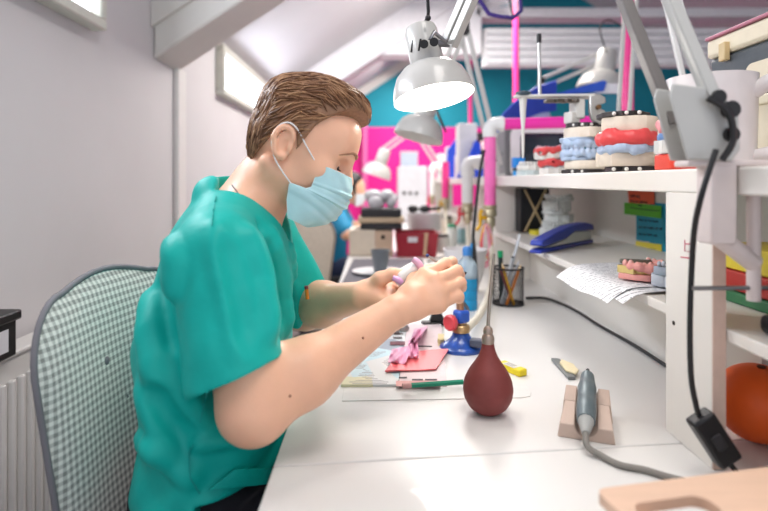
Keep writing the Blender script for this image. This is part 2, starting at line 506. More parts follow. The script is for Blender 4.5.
# trunk
fb.ell(rel(-.285, YM, -.57), (.10, .15, .11), .03)
fb.cap(rel(-.272, YM, -.5), rel(-.250, YM, -.15), .122, .125, .03, sq=((1, 0, 0), .60))
fb.ell(rel(-.246, YM, -.12), (.066, .138, .074), .03)
for s in (-1, 1):
    fb.cap(rel(-.228, YM, -.08), rel(-.230, YM+s*.155, -.105), .046, .043, .02)
    fb.cap(H(-.036, 0, -.10), rel(-.238, YM+s*.10, -.082), .036, .034, .03)
# neck
fb.cap(rel(-.226, YM, -.055), H(-.022, 0, -.07), .058, .052, .025)
for s in (-1, 1): fb.cap(H(-.03, s*.06, -.06), rel(-.185, YM+s*.02, -.075), .014, .012, .02)
# head
fb.ell(H(.004, 0, 0), (.091, .074, .093), .01, R=HR)
fb.ell(H(.032, 0, -.045), (.063, .060, .075), .02, R=HR)
for s in (-1, 1):
    fb.cap(H(-.005, s*.053, -.07), H(.062, s*.014, -.122), .018, .016, .025)
    fb.ell(H(.055, s*.040, -.052), (.026, .022, .022), .02, R=HR)
    fb.cap(H(.086, s*.012, -.014), H(.070, s*.043, -.012), .0095, .008, .014)
fb.ell(H(.074, 0, -.118), (.018, .020, .016), .02, R=HR)
fb.ell(H(.078, 0, .015), (.022, .05, .035), .03, R=HR)
for s in (-1, 1):
    fb.ell(H(.088, s*.034, -.031), (.012, .017, .011), .010, R=HR, sub=True)
    fb.ell(H(.0715, s*.033, -.031), (.0115, .0135, .0115), .003, R=HR)
fb.cap(H(.088, 0, -.018), H(.103, 0, -.056), .0085, .0105, .010)
for s in (-1, 1): fb.ell(H(.093, s*.011, -.060), (.011, .008, .008), .006, R=HR)
# ears
for s in (-1, 1):
    ec = H(-.009, s*.0765, -.024)
    er = Matrix.Rotation(0, 3, 'Z')
    E = lambda f, u, d=0: H(-.009 + f, s*(.0775 + d - f*.25), -.024 + u)
    fb.ell(ec, (.0145, .006, .0235), .006, R=HR)
    ring = [(-.003 + .0158*math.cos(a) * (1.0 if math.sin(a) > -.2 else .75), .003 + .0240*math.sin(a)) for a in [math.radians(d) for d in range(20, 291, 22)]]
    for p, q in zip(ring, ring[1:]):
        fb.cap(E(p[0], p[1], .004), E(q[0], q[1], .004), .0042, .0042, .004)
    fb.ell(E(.001, -.003, .008), (.009, .008, .0135), .004, R=HR, sub=True)
    fb.ell(E(-.004, .012, .009), (.007, .006, .008), .003, R=HR, sub=True)
    fb.ell(E(.009, -.004, .002), (.005, .006, .008), .004, R=HR)
    fb.ell(E(.002, -.021, .002), (.0075, .005, .007), .004, R=HR)
# right arm, nearest the camera
SR = rel(-.228, .815, -.108); ER = Wn(254, 407, .782); WR = Wn(391, 314, .925)
fb.cap(SR, ER, .050, .040, .03)
fb.cap(ER*.75+SR*.25+np.array([.008,0,0]), ER, .043, .040, .03)
fb.ell(ER+np.array([-.004, 0, -.006]), (.035, .034, .036), .02)
mid = ER*.68 + WR*.32
fb.cap(ER, mid + np.array([0, 0, .002]), .041, .0455, .03)
fb.cap(mid, WR, .0445, .0265, .03)
# left arm
SL_ = rel(-.232, 1.148, -.10); EL = Wn(305, 308, 1.22); WL = Wn(362, 296, 1.035)
fb.cap(SL_, EL, .054, .042, .03)
fb.cap(EL, EL*.65+WL*.35, .042, .042, .03)
fb.cap(EL*.65+WL*.35, WL, .042, .0265, .03)

def hand(f, w, mcps, chains, thumb, palm_r=.0125, k=.009):
    """palm as capsules from wrist to knuckles, each finger a chain rooted in the palm"""
    n = len(mcps)
    for i, mpt in enumerate(mcps):
        st = w + (mpt - w) * .12
        f.cap(st, mpt, .0165, palm_r, .016)
    for a, b in zip(mcps, mcps[1:]):
        f.cap(a, b, palm_r*.88, palm_r*.88, .012)
        f.cap((a+w)/2, (b+w)/2, .015, .015, .014)
    for mpt, ch, r0 in zip(mcps, chains, (.0098, .0102, .0097, .0086)):
        pts = [mpt] + list(ch)
        rr = [r0*1.12, r0, r0*.94, r0*.78]
        for i in range(len(pts) - 1):
            f.cap(pts[i], pts[i+1], rr[i], rr[i+1], .004 if i else .007)
            f.ell(pts[i+1], (rr[i+1]*1.06,)*3, .004)
    pts = list(thumb); rr = [.0165, .0135, .0115, .0095]
    for i in range(len(pts) - 1): f.cap(pts[i], pts[i+1], rr[i], rr[i+1], .010 if i == 0 else .005)
# right hand: back towards the camera, fingers closed round a spatula
mR = [Wn(425, 275, .985), Wn(434, 281.5, .968), Wn(438.5, 293, .955), Wn(438.5, 305, .945)]
cR = [[Wn(446, 263.5, 1.015), Wn(452, 262, 1.04), Wn(446, 265.5, 1.056)],
      [Wn(457, 271, 1.0), Wn(459, 275, 1.026), Wn(450, 273.5, 1.045)],
      [Wn(460.5, 283, .985), Wn(461, 287, 1.012), Wn(451.5, 283, 1.03)],
      [Wn(458.5, 296, .968), Wn(459, 298.5, .991), Wn(451.5, 294, 1.008)]]
tR = [WR + (np.array([.02, .012, .004])), Wn(414, 280, 1.005), Wn(427, 271, 1.04), Wn(440, 268, 1.056)]
hand(fb, WR, mR, cR, tR)
# left hand: palm up, fingers under the denture, thumb on top
mL = [Wn(386, 285.5, 1.065), Wn(388, 291.5, 1.045), Wn(388.5, 297.5, 1.022), Wn(387, 303, 1.0)]
cL = [[Wn(404, 285, 1.075), Wn(415, 281, 1.068), Wn(420, 276, 1.058)],
      [Wn(407, 291, 1.05), Wn(418, 287, 1.042), Wn(423, 282, 1.038)],
      [Wn(407, 298, 1.022), Wn(417, 294, 1.018), Wn(421, 289, 1.02)],
      [Wn(402, 304, 1.0), Wn(410, 301, .998), Wn(414, 297, 1.0)]]
tL = [Wn(370, 288, 1.035), Wn(380, 279, 1.02), Wn(392, 274.5, 1.02), Wn(402, 274, 1.028)]
hand(fb, WL, mL, cL, tL)
body = fb.mesh('body', skin, man)
del fb

# ---- trousers, coarse, and shoes
trouser = mat('trouser_cloth', '#1c1a22', .8, var=.1, bump=.1)
ft = Field((-.46, .70, .02), (.35, 1.26, .78), .009)
ft.ell(rel(-.285, YM, -.53), (.128, .175, .145), .03)
for s in (-1, 1):
    ft.cap(rel(-.27, YM+s*.09, -.565), rel(.12, YM+s*.12, -.56), .085, .066, .03)
    ft.cap(rel(.12, YM+s*.12, -.565), rel(.10, YM+s*.12, -1.02), .064, .055, .03)
ft.mesh('trousers', trouser, man)
for s in (-1, 1):
    f2 = Field((.0, YM+s*.12-.08, 0), (.34, YM+s*.12+.08, .16), .007)
    f2.cap((.08, YM+s*.12, .05), (.26, YM+s*.12, .035), .045, .034, .02)
    f2.cap((.10, YM+s*.12, .06), (.10, YM+s*.12, .12), .042, .04, .02)
    f2.mesh('shoe', mat('shoe_white', '#d8d5d0', .5), man)

# ---- scrub top: hollow sleeves, V neck
fs = Field((-.47, .66, EYE-.56), (-.03, 1.34, EYE+.05), .0037)
o = .013
fs.ell(rel(-.275, YM, -.50), (.122, .185, .12), .03)
fs.cap(rel(-.278, YM, -.54), rel(-.256, YM, -.19), .186, .166, .03, sq=((1, 0, 0), .66))
fs.ell(rel(-.246, YM, -.125), (.098, .168, .095), .025)
fs.ell(rel(-.285, YM-.02, -.29), (.110, .175, .16), .03)
for s in (-1, 1):
    fs.cap(rel(-.228, YM, -.075), rel(-.230, YM+s*.155, -.105), .063, .058, .03)
    fs.cap(rel(-.245, YM+s*.03, -.045), rel(-.238, YM+s*.12, -.08), .046, .044, .03)
fs.cap(rel(-.265, YM-.045, -.026), rel(-.265, YM+.045, -.026), .031, .031, .025)
fs.cap(rel(-.274, YM-.05, -.020), rel(-.274, YM+.05, -.020), .024, .024, .015)
fs.cap(rel(-.270, YM, -.035), rel(-.292, YM, -.14), .036, .062, .03)
def sleeve(a, b, ra, rb, n, lo, hi):
    """tapered sleeve cut open at b by the plane with normal n"""
    c = cap_fn(a, b, ra, rb); n = np.array(n, float); n /= np.linalg.norm(n); b = np.array(b)
    fs.add(lambda X, Y, Z: np.maximum(c(X, Y, Z), (X-b[0])*n[0] + (Y-b[1])*n[1] + (Z-b[2])*n[2]), lo, hi, .022)
axr = ER - SR; axr = axr / np.linalg.norm(axr)
hemR = SR + axr*.174 + np.array([-.014, -.004, 0])
sleeve(SR + np.array([0, .0, .0]), hemR, .064, .071, axr + np.array([.16, 0, .0]), (-.36, .66, EYE-.36), (-.10, .90, EYE+.0))
fs.cap(hemR - axr*.04, hemR + axr*.06, .056, .065, .003, sub=True)
axl = EL - SL_; axl = axl / np.linalg.norm(axl)
hemL = SL_ + axl*.205
sleeve(SL_, hemL, .064, .068, axl + np.array([.25, -.1, 0.]), (-.34, 1.06, EYE-.36), (-.03, 1.34, EYE+.0))
fs.cap(hemL - axl*.05, hemL + axl*.06, .057, .060, .003, sub=True)
# fold ridges and valleys, laid along the cloth as the camera-side surface runs
def surf(x, y, depth):
    cam_ = np.array([0, 0, EYE]); d = np.array(P(x, y, 1)) - cam_
    t = .62
    while t < 1.3:
        q = cam_ + d*t; i = np.round((q - fs.lo)/fs.h).astype(int)
        if np.all(i >= 0) and np.all(i < np.array(fs.F.shape)) and fs.F[tuple(i)] < 0: return q + d/np.linalg.norm(d)*depth
        t += .0015
    return None
def crease(px, r, out, k=.014, sub=False):
    """a ridge of radius r standing proud by out (or, with sub, a valley that deep)"""
    pts = []
    for a, b in zip(px, px[1:]):
        for t in (0, .25, .5, .75): pts.append(surf(a[0]+(b[0]-a[0])*t, a[1]+(b[1]-a[1])*t, -(r-out) if sub else (r-out)))
    pts.append(surf(px[-1][0], px[-1][1], -(r-out) if sub else (r-out)))
    pts = [p for p in pts if p is not None]
    for a, b in zip(pts, pts[1:]):
        if np.linalg.norm(a-b) < .05: fs.cap(a, b, r, r, k, sub=sub)
crease([(262, 226), (272, 258), (279, 300), (280, 335)], .010, .004, .012, True)
crease([(272, 236), (284, 280), (286, 330)], .010, 0.0034, .016)
crease([(250, 236), (262, 275), (270, 330)], .012, 0.0051, .018)
crease([(216, 232), (226, 280), (240, 350)], .012, 0.0043, .018)
crease([(228, 240), (240, 290), (252, 345)], .012, .003, .014, True)
crease([(158, 285), (160, 318), (168, 345)], .012, .004, .014, True)
crease([(150, 300), (150, 340), (160, 380)], .014, 0.0051, .02)
crease([(143, 392), (160, 420), (168, 452)], .012, 0.0051, .02)
crease([(152, 395), (172, 425), (190, 440)], .012, .003, .014, True)
crease([(140, 440), (165, 455), (192, 474)], .012, 0.0051, .018)
crease([(200, 442), (235, 437), (275, 428)], .010, 0.0043, .012)
crease([(290, 246), (295, 285), (297, 325)], .008, 0.0026, .01)
crease([(170, 240), (178, 262), (176, 290)], .012, 0.0034, .02)
# neck opening
def vneck(X, Y, Z):
    z = Z - EYE; ap = -.112 + (-.155 - X) * .16
    return np.maximum((np.abs(Y - YM) - 1.02*(z - ap)) * .7, -(X + .256) + 0*Y)
fs.sub(vneck, (-.35, YM-.16, EYE-.13), (-.06, YM+.16, EYE+.06), .004)
fs.cap(rel(-.232, YM, -.045), rel(-.210, YM, .05), .062, .070, .004, sub=True)
fs.sub(lambda X, Y, Z: np.maximum(Z - (EYE - .464 + (X + .25)*.05), -.256 - X) + 0*Y, (-.30, .66, EYE-.57), (-.03, 1.34, EYE-.40), .004)
# hem and under-side of the tunic
fs.sub(lambda X, Y, Z: (Z - (EYE - .515 + (X + .30)*.10)) + 0*Y, (-.47, .66, EYE-.57), (-.03, 1.34, EYE-.40), .004)
def folds(v):
    x, y, z = v[:, 0], v[:, 1], v[:, 2]-EYE
    low = np.clip((-z - .10)/.25, 0, 1)
    w = .0024*np.sin(58*z + 26*x + 3*np.sin(17*y) + 2*np.sin(23*x)) * low + .0016*np.sin(95*x - 40*z + 2.5*np.sin(21*z+9*y))*(.3+low)
    c = np.array([-.285, YM]); d = np.stack([x - c[0], y - c[1]], 1); d /= np.linalg.norm(d, axis=1, keepdims=True)+1e-6
    v = v.copy(); v[:, 0] += d[:, 0]*w; v[:, 1] += d[:, 1]*w
    return v
scrub = fs.mesh('scrub_top', teal, man, post=folds)
Fscrub = fs
def on_scrub(p, push=.002, iters=60):
    """march from p towards the camera-facing side until outside the cloth"""
    p = np.array(p, float); cam = np.array([0, 0, EYE]); d = (cam - p) / np.linalg.norm(cam - p)
    q = p + d*.25
    def val(q):
        i = np.round((q - Fscrub.lo)/Fscrub.h).astype(int)
        if np.any(i < 0) or np.any(i >= np.array(Fscrub.F.shape)): return 1
        return Fscrub.F[tuple(i)]
    for k in range(400):
        if val(q) < .001: break
        q = q - d*.001
    return q + d*push
def cloth_line(px, name, r, m, Y=.85):
    pts = []
    for (a, b) in zip(px, px[1:]):
        for t in np.linspace(0, 1, 8, endpoint=False): pts.append(on_scrub(P(a[0]+(b[0]-a[0])*t, a[1]+(b[1]-a[1])*t, Y), .0006))
    pts.append(on_scrub(P(px[-1][0], px[-1][1], Y), .0006))
    return MB().tube(pts, r, 5).build(name, m, scrub)
seam_m = mat('scrub_seam', '#04a098', .7)
cloth_line([(216, 196), (213, 214), (212, 226)], 'shoulder_seam', .0009, seam_m, .9)
cloth_line([(207, 392), (196, 440), (189, 452), (190, 478), (200, 494)], 'side_seam', .0013, seam_m, .9)
# patch pocket low on the tunic
uv = []; dep = []; ray = []
for v in np.linspace(0, 1, 9):
    for u in np.linspace(0, 1, 13):
        a = V((234, 469)).lerp(V((284, 468)), u); b = V((209, 489)).lerp(V((281, 483)), u)
        p = a.lerp(b, v); q = on_scrub(P(p.x, p.y, .9), .0)
        uv.append((1, u, v, u*u, u*v, v*v)); dep.append(q[1]); ray.append((p.x, p.y))
uv = np.array(uv); dep = np.array(dep); ok_ = dep < np.median(dep) + .06
cf = np.linalg.lstsq(uv[ok_], dep[ok_], rcond=None)[0]; fit = uv @ cf - .007
rows = [[P(ray[i*13+j][0], ray[i*13+j][1], fit[i*13+j]) for j in range(13)] for i in range(9)]
MB().grid(rows, .0035).build('pocket', teal, scrub)
# chest pocket with an orange pen clip
MB().cyl(P(306.5, 289, 1.03), P(307.5, 299, 1.03), .0035).build('pen', mat('pen_orange', '#d07a1c', .4), man)
MB().cyl(P(306.5, 289, 1.03), P(306.2, 286, 1.03), .0036).build('pen_cap', mat('pen_dark', '#7a2230', .4), man)

# ---- hair
Hl = lambda p: np.stack([(p-HC)@HF, (p-HC)@HS, (p-HC)@HU], -1)
fbx = np.array([-.11, -.080, -.060, -.036, -.024, -.001, .004, .0115])
fby = np.array([-.078, -.076, -.060, -.018, .004, .014, .006, -.030])
ux = np.array([-.035, -.0086, .0195, .040, .0617, .080, .12]); uf = np.array([.009, .0185, .029, .046, .073, .104, .12])
def hair_local(f, s, u, grow=0.):
    def ell(c, r):
        x, y, z = (f-c[0])/r[0], (s-c[1])/r[1], (u-c[2])/r[2]
        k0 = np.sqrt(x*x+y*y+z*z); k1 = np.sqrt((x/r[0])**2+(y/r[1])**2+(z/r[2])**2)+1e-9
        return k0*(k0-1)/k1
    d = ell((.005, 0, -.001), (.093+grow, .080+grow, .097+grow))
    for c, r in (((.02, 0, .055), (.085, .066, .056)), ((.064, .0, .068), (.038, .050, .030)), ((.084, .006, .052), (.019, .036, .024)), ((-.028, 0, .048), (.056, .062, .050)), ((-.036,0,-.02),(.044,.062,.07))):
        e = ell(c, tuple(q+grow for q in r)); k = .012
        hh = np.clip(.5+.5*(d-e)/k, 0, 1); d = d*(1-hh)+e*hh-k*hh*(1-hh)
    fr = f - np.interp(u, ux, uf) - np.clip(.05-np.abs(s), 0, .05)*np.where(u > .028, 1.0, .5)*(u > .0)
    lo = np.interp(f, fbx, fby, left=-.08, right=-.03) - u
    return d, fr*.8, lo*.7
fh = Field((-.27, YM-.12, EYE-.02), (.03, YM+.12, EYE+.225), .0028)
def hair_fn(X, Y, Z):
    x, y, z = X-HC[0], Y-HC[1], Z-HC[2]
    f = x*HF[0]+y*HF[1]+z*HF[2]; s = x*HS[0]+y*HS[1]+z*HS[2]; u = x*HU[0]+y*HU[1]+z*HU[2]
    d, a, b = hair_local(f, s, u)
    return np.maximum(np.maximum(d, a), b)
fh.add(hair_fn, (-.27, YM-.12, EYE-.02), (.03, YM+.12, EYE+.225), .002)
hair_m = mat('hair_brown', '#8f694d', .45, var=.22, scale=160, stretch=(1, 1, .25), spec=.5)
hair_l = mat('hair_brown_light', '#a57f5e', .42, var=.2, scale=160)
hair_d = mat('hair_brown_dark', '#684732', .45, var=.2, scale=160)
hair = fh.mesh('hair', hair_m, man)
hv = np.array([hair.data.vertices[i].co for i in range(0, len(hair.data.vertices))]) + np.array(wloc(man))
hl = Hl(hv)
dd, aa, bb = hair_local(hl[:, 0], hl[:, 1], hl[:, 2])
ok = np.where((np.abs(dd) < .002))[0]
def hgrad(p):
    e = .001
    g = np.array([hair_local(*(p+np.eye(3)[i]*e))[0] - hair_local(*(p-np.eye(3)[i]*e))[0] for i in range(3)])
    return g/(np.linalg.norm(g)+1e-9)
def flow(p):
    f, s, u = p
    if u > .045: d = np.array([-1., .55*np.sign(s+.02), -.1]) if f < .03 else np.array([-.75, .35*np.sign(s+.02), .55])
    else: d = np.array([-.8, 0, -.55 if f < 0 else -.25])
    if f < -.05: d = np.array([-.15, 0, -1.])
    return d
mbs = [MB(), MB(), MB()]
pick = rng.choice(ok, 1500, replace=True)
for n_, i in enumerate(pick):
    p = hl[i].copy(); pts = []; ln = rng.uniform(.6, 1.3)
    side = rng.normal(0, .18, 3)
    r0 = rng.uniform(.0012, .0026)
    lift = rng.uniform(-.0006, .0012)
    for k in range(7):
        g = hgrad(p); d = flow(p) + side; d = d - g*(d@g); d /= np.linalg.norm(d)+1e-9
        dist, a, b = hair_local(*p)
        p = p - g*(dist - lift - .0012*math.sin(k/6*math.pi))
        if max(a, b) > .0035: break
        pts.append(H(*p)); p = p + d*.006*ln
    if len(pts) < 3: continue
    rr = [r0*math.sin(math.pi*(.12+.86*(k/(len(pts)-1)))) + .0003 for k in range(len(pts))]
    mbs[int(rng.integers(0, 3))].tube(pts, rr, 5, flat=.6)
allm = MB(); fmh = []
for k_, q in enumerate(mbs): allm.add(q.v, q.f, True); fmh += [k_]*len(q.f)
allm.build('hair_locks', hair_m, hair, mats=[hair_l, hair_d], fmat=fmh)['kind'] = 'stuff'
# brows and lashes, eyes
brow = mat('brow_hair', '#9a7258', .8)
for s in (-1, 1):
    eye = MB().sph(H(.0705, s*.033, -.0325), .0122, 16).build('eye', mat('eye_white', '#d9d0cb', .2), man)
    MB().sph(H(.0775, s*.0335, -.0365), .0062, 12).build('iris', mat('iris_dark', '#2e3a3c', .2), eye)
    ls = MB()
    for k in range(9):
        t = k/8; a = H(.0815 - .012*(t-.35)**2*4, s*(.022+.024*t), -.037+.003*abs(t-.5))
        b = a + HF*.0065 - HU*.0035 + HS*s*.002*(t-.4)*2
        ls.tube([a, (a+b)/2 - HU*.0008, b], [.0007, .0006, .0002], 5)
    ls.tube([H(.0815 - .012*(t-.35)**2*4, s*(.022+.024*t), -.037+.003*abs(t-.5)) for t in np.linspace(0, 1, 9)], .0010, 5)
    ls.build('eyelash', mat('lash', '#3a2720', .7), man)
from mathutils.bvhtree import BVHTree
bvh_body = BVHTree.FromPolygons([tuple(v.co + wloc(man)) for v in body.data.vertices], [tuple(p.vertices) for p in body.data.polygons])
for s in (-1, 1):
    pts = []
    for f_, s_, u_ in ((.100, .010, -.012), (.098, .020, -.007), (.093, .031, -.005), (.086, .041, -.008), (.076, .049, -.014)):
        q = bvh_body.find_nearest(V(H(f_, s*s_, u_))); pts.append(q[0] + q[1]*.0006)
    MB().tube(pts, [.0024, .0042, .0042, .0034, .0012], 6, smooth=3, flat=.5).build('eyebrow', brow, man)
# ---- face mask with pleats and ear loops
mask_m = mat('mask_blue', '#b4dbe0', .7, var=.03, scale=60, bump=.08, bscale=500, sss=.1)
mid_ = [(0, .106, -.047), (.18, .113, -.066), (.42, .1145, -.090), (.62, .108, -.108), (.82, .092, -.134), (1, .060, -.148)]
sid_ = [(0, .050, -.040), (.22, .053, -.066), (.42, .052, -.079), (.52, .044, -.0845), (.70, .0165, -.083), (.85, .020, -.110), (1, .030, -.138)]
sl_ = [(0, .0610), (.42, .0635), (.70, .0685), (1, .062)]
ip = lambda t, tab, j: float(np.interp(t, [q[0] for q in tab], [q[j] for q in tab]))
rows = []
for v in np.linspace(0, 1, 49):
    row = []; mf, mu = ip(v, mid_, 1), ip(v, mid_, 2); sf, su_ = ip(v, sid_, 1), ip(v, sid_, 2); sl = ip(v, sl_, 1)
    pl = 0
    for c in (.30, .52, .74):
        dv = v - c
        pl += .0036*math.exp(-(dv/.026)**2) - .0026*math.exp(-((dv-.05)/.03)**2)
    for a in np.linspace(-90, 90, 45):
        ra = math.radians(a); w = abs(math.cos(ra))**.75
        w2 = max(0, math.cos(ra))**.9
        f_ = sf + (mf - sf)*w; u_ = su_ + (mu - su_)*(w2*.55 + .45*w2**3)
        s_ = sl*math.copysign(abs(math.sin(ra))**.85, ra)
        nrm = np.array([math.cos(ra), math.sin(ra)])
        wr = .0008*math.sin(9*ra + 20*v)*math.cos(ra)
        e = (pl*max(0.25, math.cos(ra)) + wr)
        row.append(H(f_ + nrm[0]*e, s_ + nrm[1]*e, u_))
    rows.append(row)
mask = MB().grid(rows, -.0018).build('face_mask', mask_m, man)
hemb = mat('mask_binding', '#d9ecef', .7)
for idx in (0, -1):
    MB().tube(rows[idx], .0016, 6, flat=.7).build('binding', hemb, mask)
for v_ in (.085, .33, .55, .77):
    r_ = rows[int(v_*48)]; k0 = 3 if v_ > .1 else 1
    MB().tube([V(p) + V(HF*.0006) for p in r_[k0:45-k0]], .0011, 6).build('pleat', hemb, mask)
loop_m = mat('ear_loop', '#f0efee', .6)
for s in (0, 1):
    col = 0 if s == 0 else -1; sg = -1 if s == 0 else 1
    MB().tube([r_[col] for r_ in rows], .0016, 6).build('binding', hemb, mask)
    top = V(rows[1][col]); bot = V(rows[33][col])
    Hs = lambda f, d, u: V(H(f, sg*d, u))
    MB().tube([top, Hs(.026, .0745, -.018), Hs(.004, .0815, .0045), Hs(-.012, .086, .010), Hs(-.026, .085, -.001), Hs(-.030, .083, -.022), Hs(-.020, .083, -.046), Hs(-.004, .078, -.064), bot],
              .00135, 6, smooth=4).build('ear_loop', loop_m, mask)
# ---- thin chain at the neck
pts = [P(232, 186, .955), P(236, 190, .925), P(240, 197, .90), P(244, 206, .895)]
def to_body(p):
    return p
ch = MB()
bp_ = body.data
from mathutils.bvhtree import BVHTree
bvh_body = BVHTree.FromPolygons([tuple(v.co + wloc(man)) for v in bp_.vertices], [tuple(p.vertices) for p in bp_.polygons])
ck = []
for x, y in ((232, 185), (235, 189), (238, 193), (241, 198), (244.5, 204), (247, 209)):
    o3 = V((0, 0, EYE)); d3 = (P(x, y, 1) - o3).normalized()
    hit = bvh_body.ray_cast(o3, d3)
    if hit[0] is not None: ck.append(hit[0] - d3*.0012)
if len(ck) > 2: ch.tube(ck, .0011, 5, smooth=3).build('neck_chain', mat('steel', '#8d8d90', .3, 1), man)
# moles on the near forearm
mo = MB()
for x, y in ((363, 338), (290, 396), (218, 376)):
    d3 = (P(x, y, 1) - V((0, 0, EYE))).normalized(); hit = bvh_body.ray_cast(V((0, 0, EYE)), d3)
    if hit[0] is not None: MB().sph(hit[0], .0019, 8).build('mole', mat('mole', '#8a4f3c', .6), body)

# ================================================================ chairs
def gingham(name, dark, light, p):
    g_ = mat(name, light, .85)
    N, L, bs = nodes_of(g_)
    tc = N.new('ShaderNodeTexCoord'); sx = N.new('ShaderNodeSeparateXYZ'); L.new(tc.outputs['Object'], sx.inputs[0])
    a = mathn(N, L, 'LESS_THAN', mathn(N, L, 'FRACT', mathn(N, L, 'MULTIPLY', sx.outputs['Y'], 1/p)), .5)
    b = mathn(N, L, 'LESS_THAN', mathn(N, L, 'FRACT', mathn(N, L, 'MULTIPLY', sx.outputs['Z'], 1/p)), .5)
    f_ = mathn(N, L, 'MULTIPLY', mathn(N, L, 'ADD', a, b), .5)
    nz = N.new('ShaderNodeTexNoise'); nz.inputs['Scale'].default_value = 700; L.new(tc.outputs['Object'], nz.inputs['Vector'])
    f_ = mathn(N, L, 'ADD', f_, mathn(N, L, 'MULTIPLY', mathn(N, L, 'SUBTRACT', nz.outputs['Fac'], .5), .25))
    mx = N.new('ShaderNodeMix'); mx.data_type = 'RGBA'; mx.inputs[6].default_value = lin(light); mx.inputs[7].default_value = lin(dark)
    L.new(f_, mx.inputs[0]); L.new(mx.outputs[2], bs.inputs['Base Color'])
    return g_
def make_chair(label, loc, rz, fabric, pipe_m, back_top, buttons, group=None):
    """office chair facing local +X; built about its own base, then placed"""
    c = thing('office_chair', label, 'chair', (0, 0, 0), group)
    hw_t, hw_b, zb, zt = .225, .165, .50, back_top
    def outline(n=11):
        pts = []
        for k in range(n + 1):     # right side up, rounded top, left side down
            t = k / n; pts.append((hw_b + (hw_t - hw_b)*t**.8, zb + (zt - .12 - zb)*t))
        for k in range(1, 9):
            a = math.pi/2*k/8; pts.append((hw_t - .10 + .10*math.cos(a), zt - .12 + .10*math.sin(a) + .0))
        half = pts
        top = [(x*.0, 0) for x in ()]
        arc = [(hw_t - .10 - (hw_t-.10)*2*k/8, zt - .02 + .02*math.sin(math.pi*k/8)) for k in range(1, 8)]
        return half + arc + [(-a, b) for a, b in reversed(half)]
    ol = outline()
    bx_ = lambda y, z: -.225 - (z - zb)*.10 + .10*(y/.225)**2*.35
    cy_, cz_ = 0, (zb + zt)/2
    m = MB(); rings = []
    for t, xo in ((0, .030), (.35, .029), (.7, .024), (.9, .014), (1.0, 0)):   # front cushion bulge
        rings.append([V((bx_(y*t, cz_+(z-cz_)*t) + xo, y*t, cz_+(z-cz_)*t)) for y, z in ol])
    rings.append([V((bx_(y, z) - .007, y*.99, z)) for y, z in ol])
    rings.append([V((bx_(y*.5, cz_+(z-cz_)*.5) - .03, y*.5, cz_+(z-cz_)*.5)) for y, z in ol])
    n = len(ol); vs = [p for r_ in rings[1:] for p in r_]; fs_ = []
    R = len(rings) - 1
    for i in range(R - 1):
        for k in range(n):
            k2 = (k+1) % n; fs_.append((i*n+k, i*n+k2, (i+1)*n+k2, (i+1)*n+k))
    vs.append(rings[0][0]*0 + V((bx_(0, cz_)+.030, 0, cz_))); fs_ += [(len(vs)-1, (k+1) % n, k) for k in range(n)]
    vs.append(V((bx_(0, cz_)-.03, 0, cz_))); fs_ += [(len(vs)-1, (R-1)*n+k, (R-1)*n+(k+1) % n) for k in range(n)]
    m.add(vs, fs_, True); bk = m.build('backrest', fabric, c)
    MB().tube([V((bx_(y, z) + .001, y*1.005, z)) for y, z in ol] + [V((bx_(*ol[0]), ol[0][0], ol[0][1]))], .0052, 8).build('piping', pipe_m, bk)
    for y, z in buttons: MB().sph((bx_(y, z)+.0255, y, z), .0095, 12, (.5, 1, 1)).build('button', pipe_m, bk)
    so = rect_round(.44, .44, .09, 6)
    m = MB(); m.prism(so, .41, .455, T((.01, 0, 0)), True); m.build('seat', fabric, c, bevel=.015, seg=3)
    dk = mat('chair_black', '#232326', .5)
    MB().tube([(-.10, 0, .40), (-.23, 0, .395), (-.268, 0, .47), (-.272, 0, .62)], .02, 8, smooth=4, flat=.4).build('back_bracket', dk, c)
    MB().cyl((.01, 0, .10), (.01, 0, .411), .025).build('column', dk, c)
    for k in range(5):
        a = math.radians(72*k + 20); d = V((math.cos(a), math.sin(a), 0))
        lg = MB().tube([V((.01, 0, .11)), V((.01, 0, .10)) + d*.15, V((.01, 0, .075)) + d*.28], [.024, .02, .014], 8).build('leg', dk, c)
        q = V((.01, 0, .03)) + d*.28; t_ = V((-d.y, d.x, 0))
        MB().cyl(q - t_*.018, q + t_*.018, .03).build('caster', dk, lg)
    c.location = loc; c.rotation_euler = (0, 0, rz)
    return c
ging = gingham('gingham_fabric', '#93938f', '#eceae4', .0125)
ppg = mat('piping_grey', '#77757a', .7)
make_chair('office chair covered in grey and white checked fabric behind the man in turquoise scrubs', (-.226, .984, 0), math.radians(-8), ging, ppg, .99, [(-.055, .84), (-.005, .76), (.06, .85), (.1, .7)])
tan = mat('tan_upholstery', '#cbbcaa', .85, var=.06, scale=90, bump=.1)
make_chair('empty tan upholstered office chair between the man in turquoise scrubs and the person in blue', (-.42, 2.25, 0), math.radians(-95), tan, mat('piping_tan', '#8f8377', .7), 1.02, [(.06, .82), (.06, .70)])
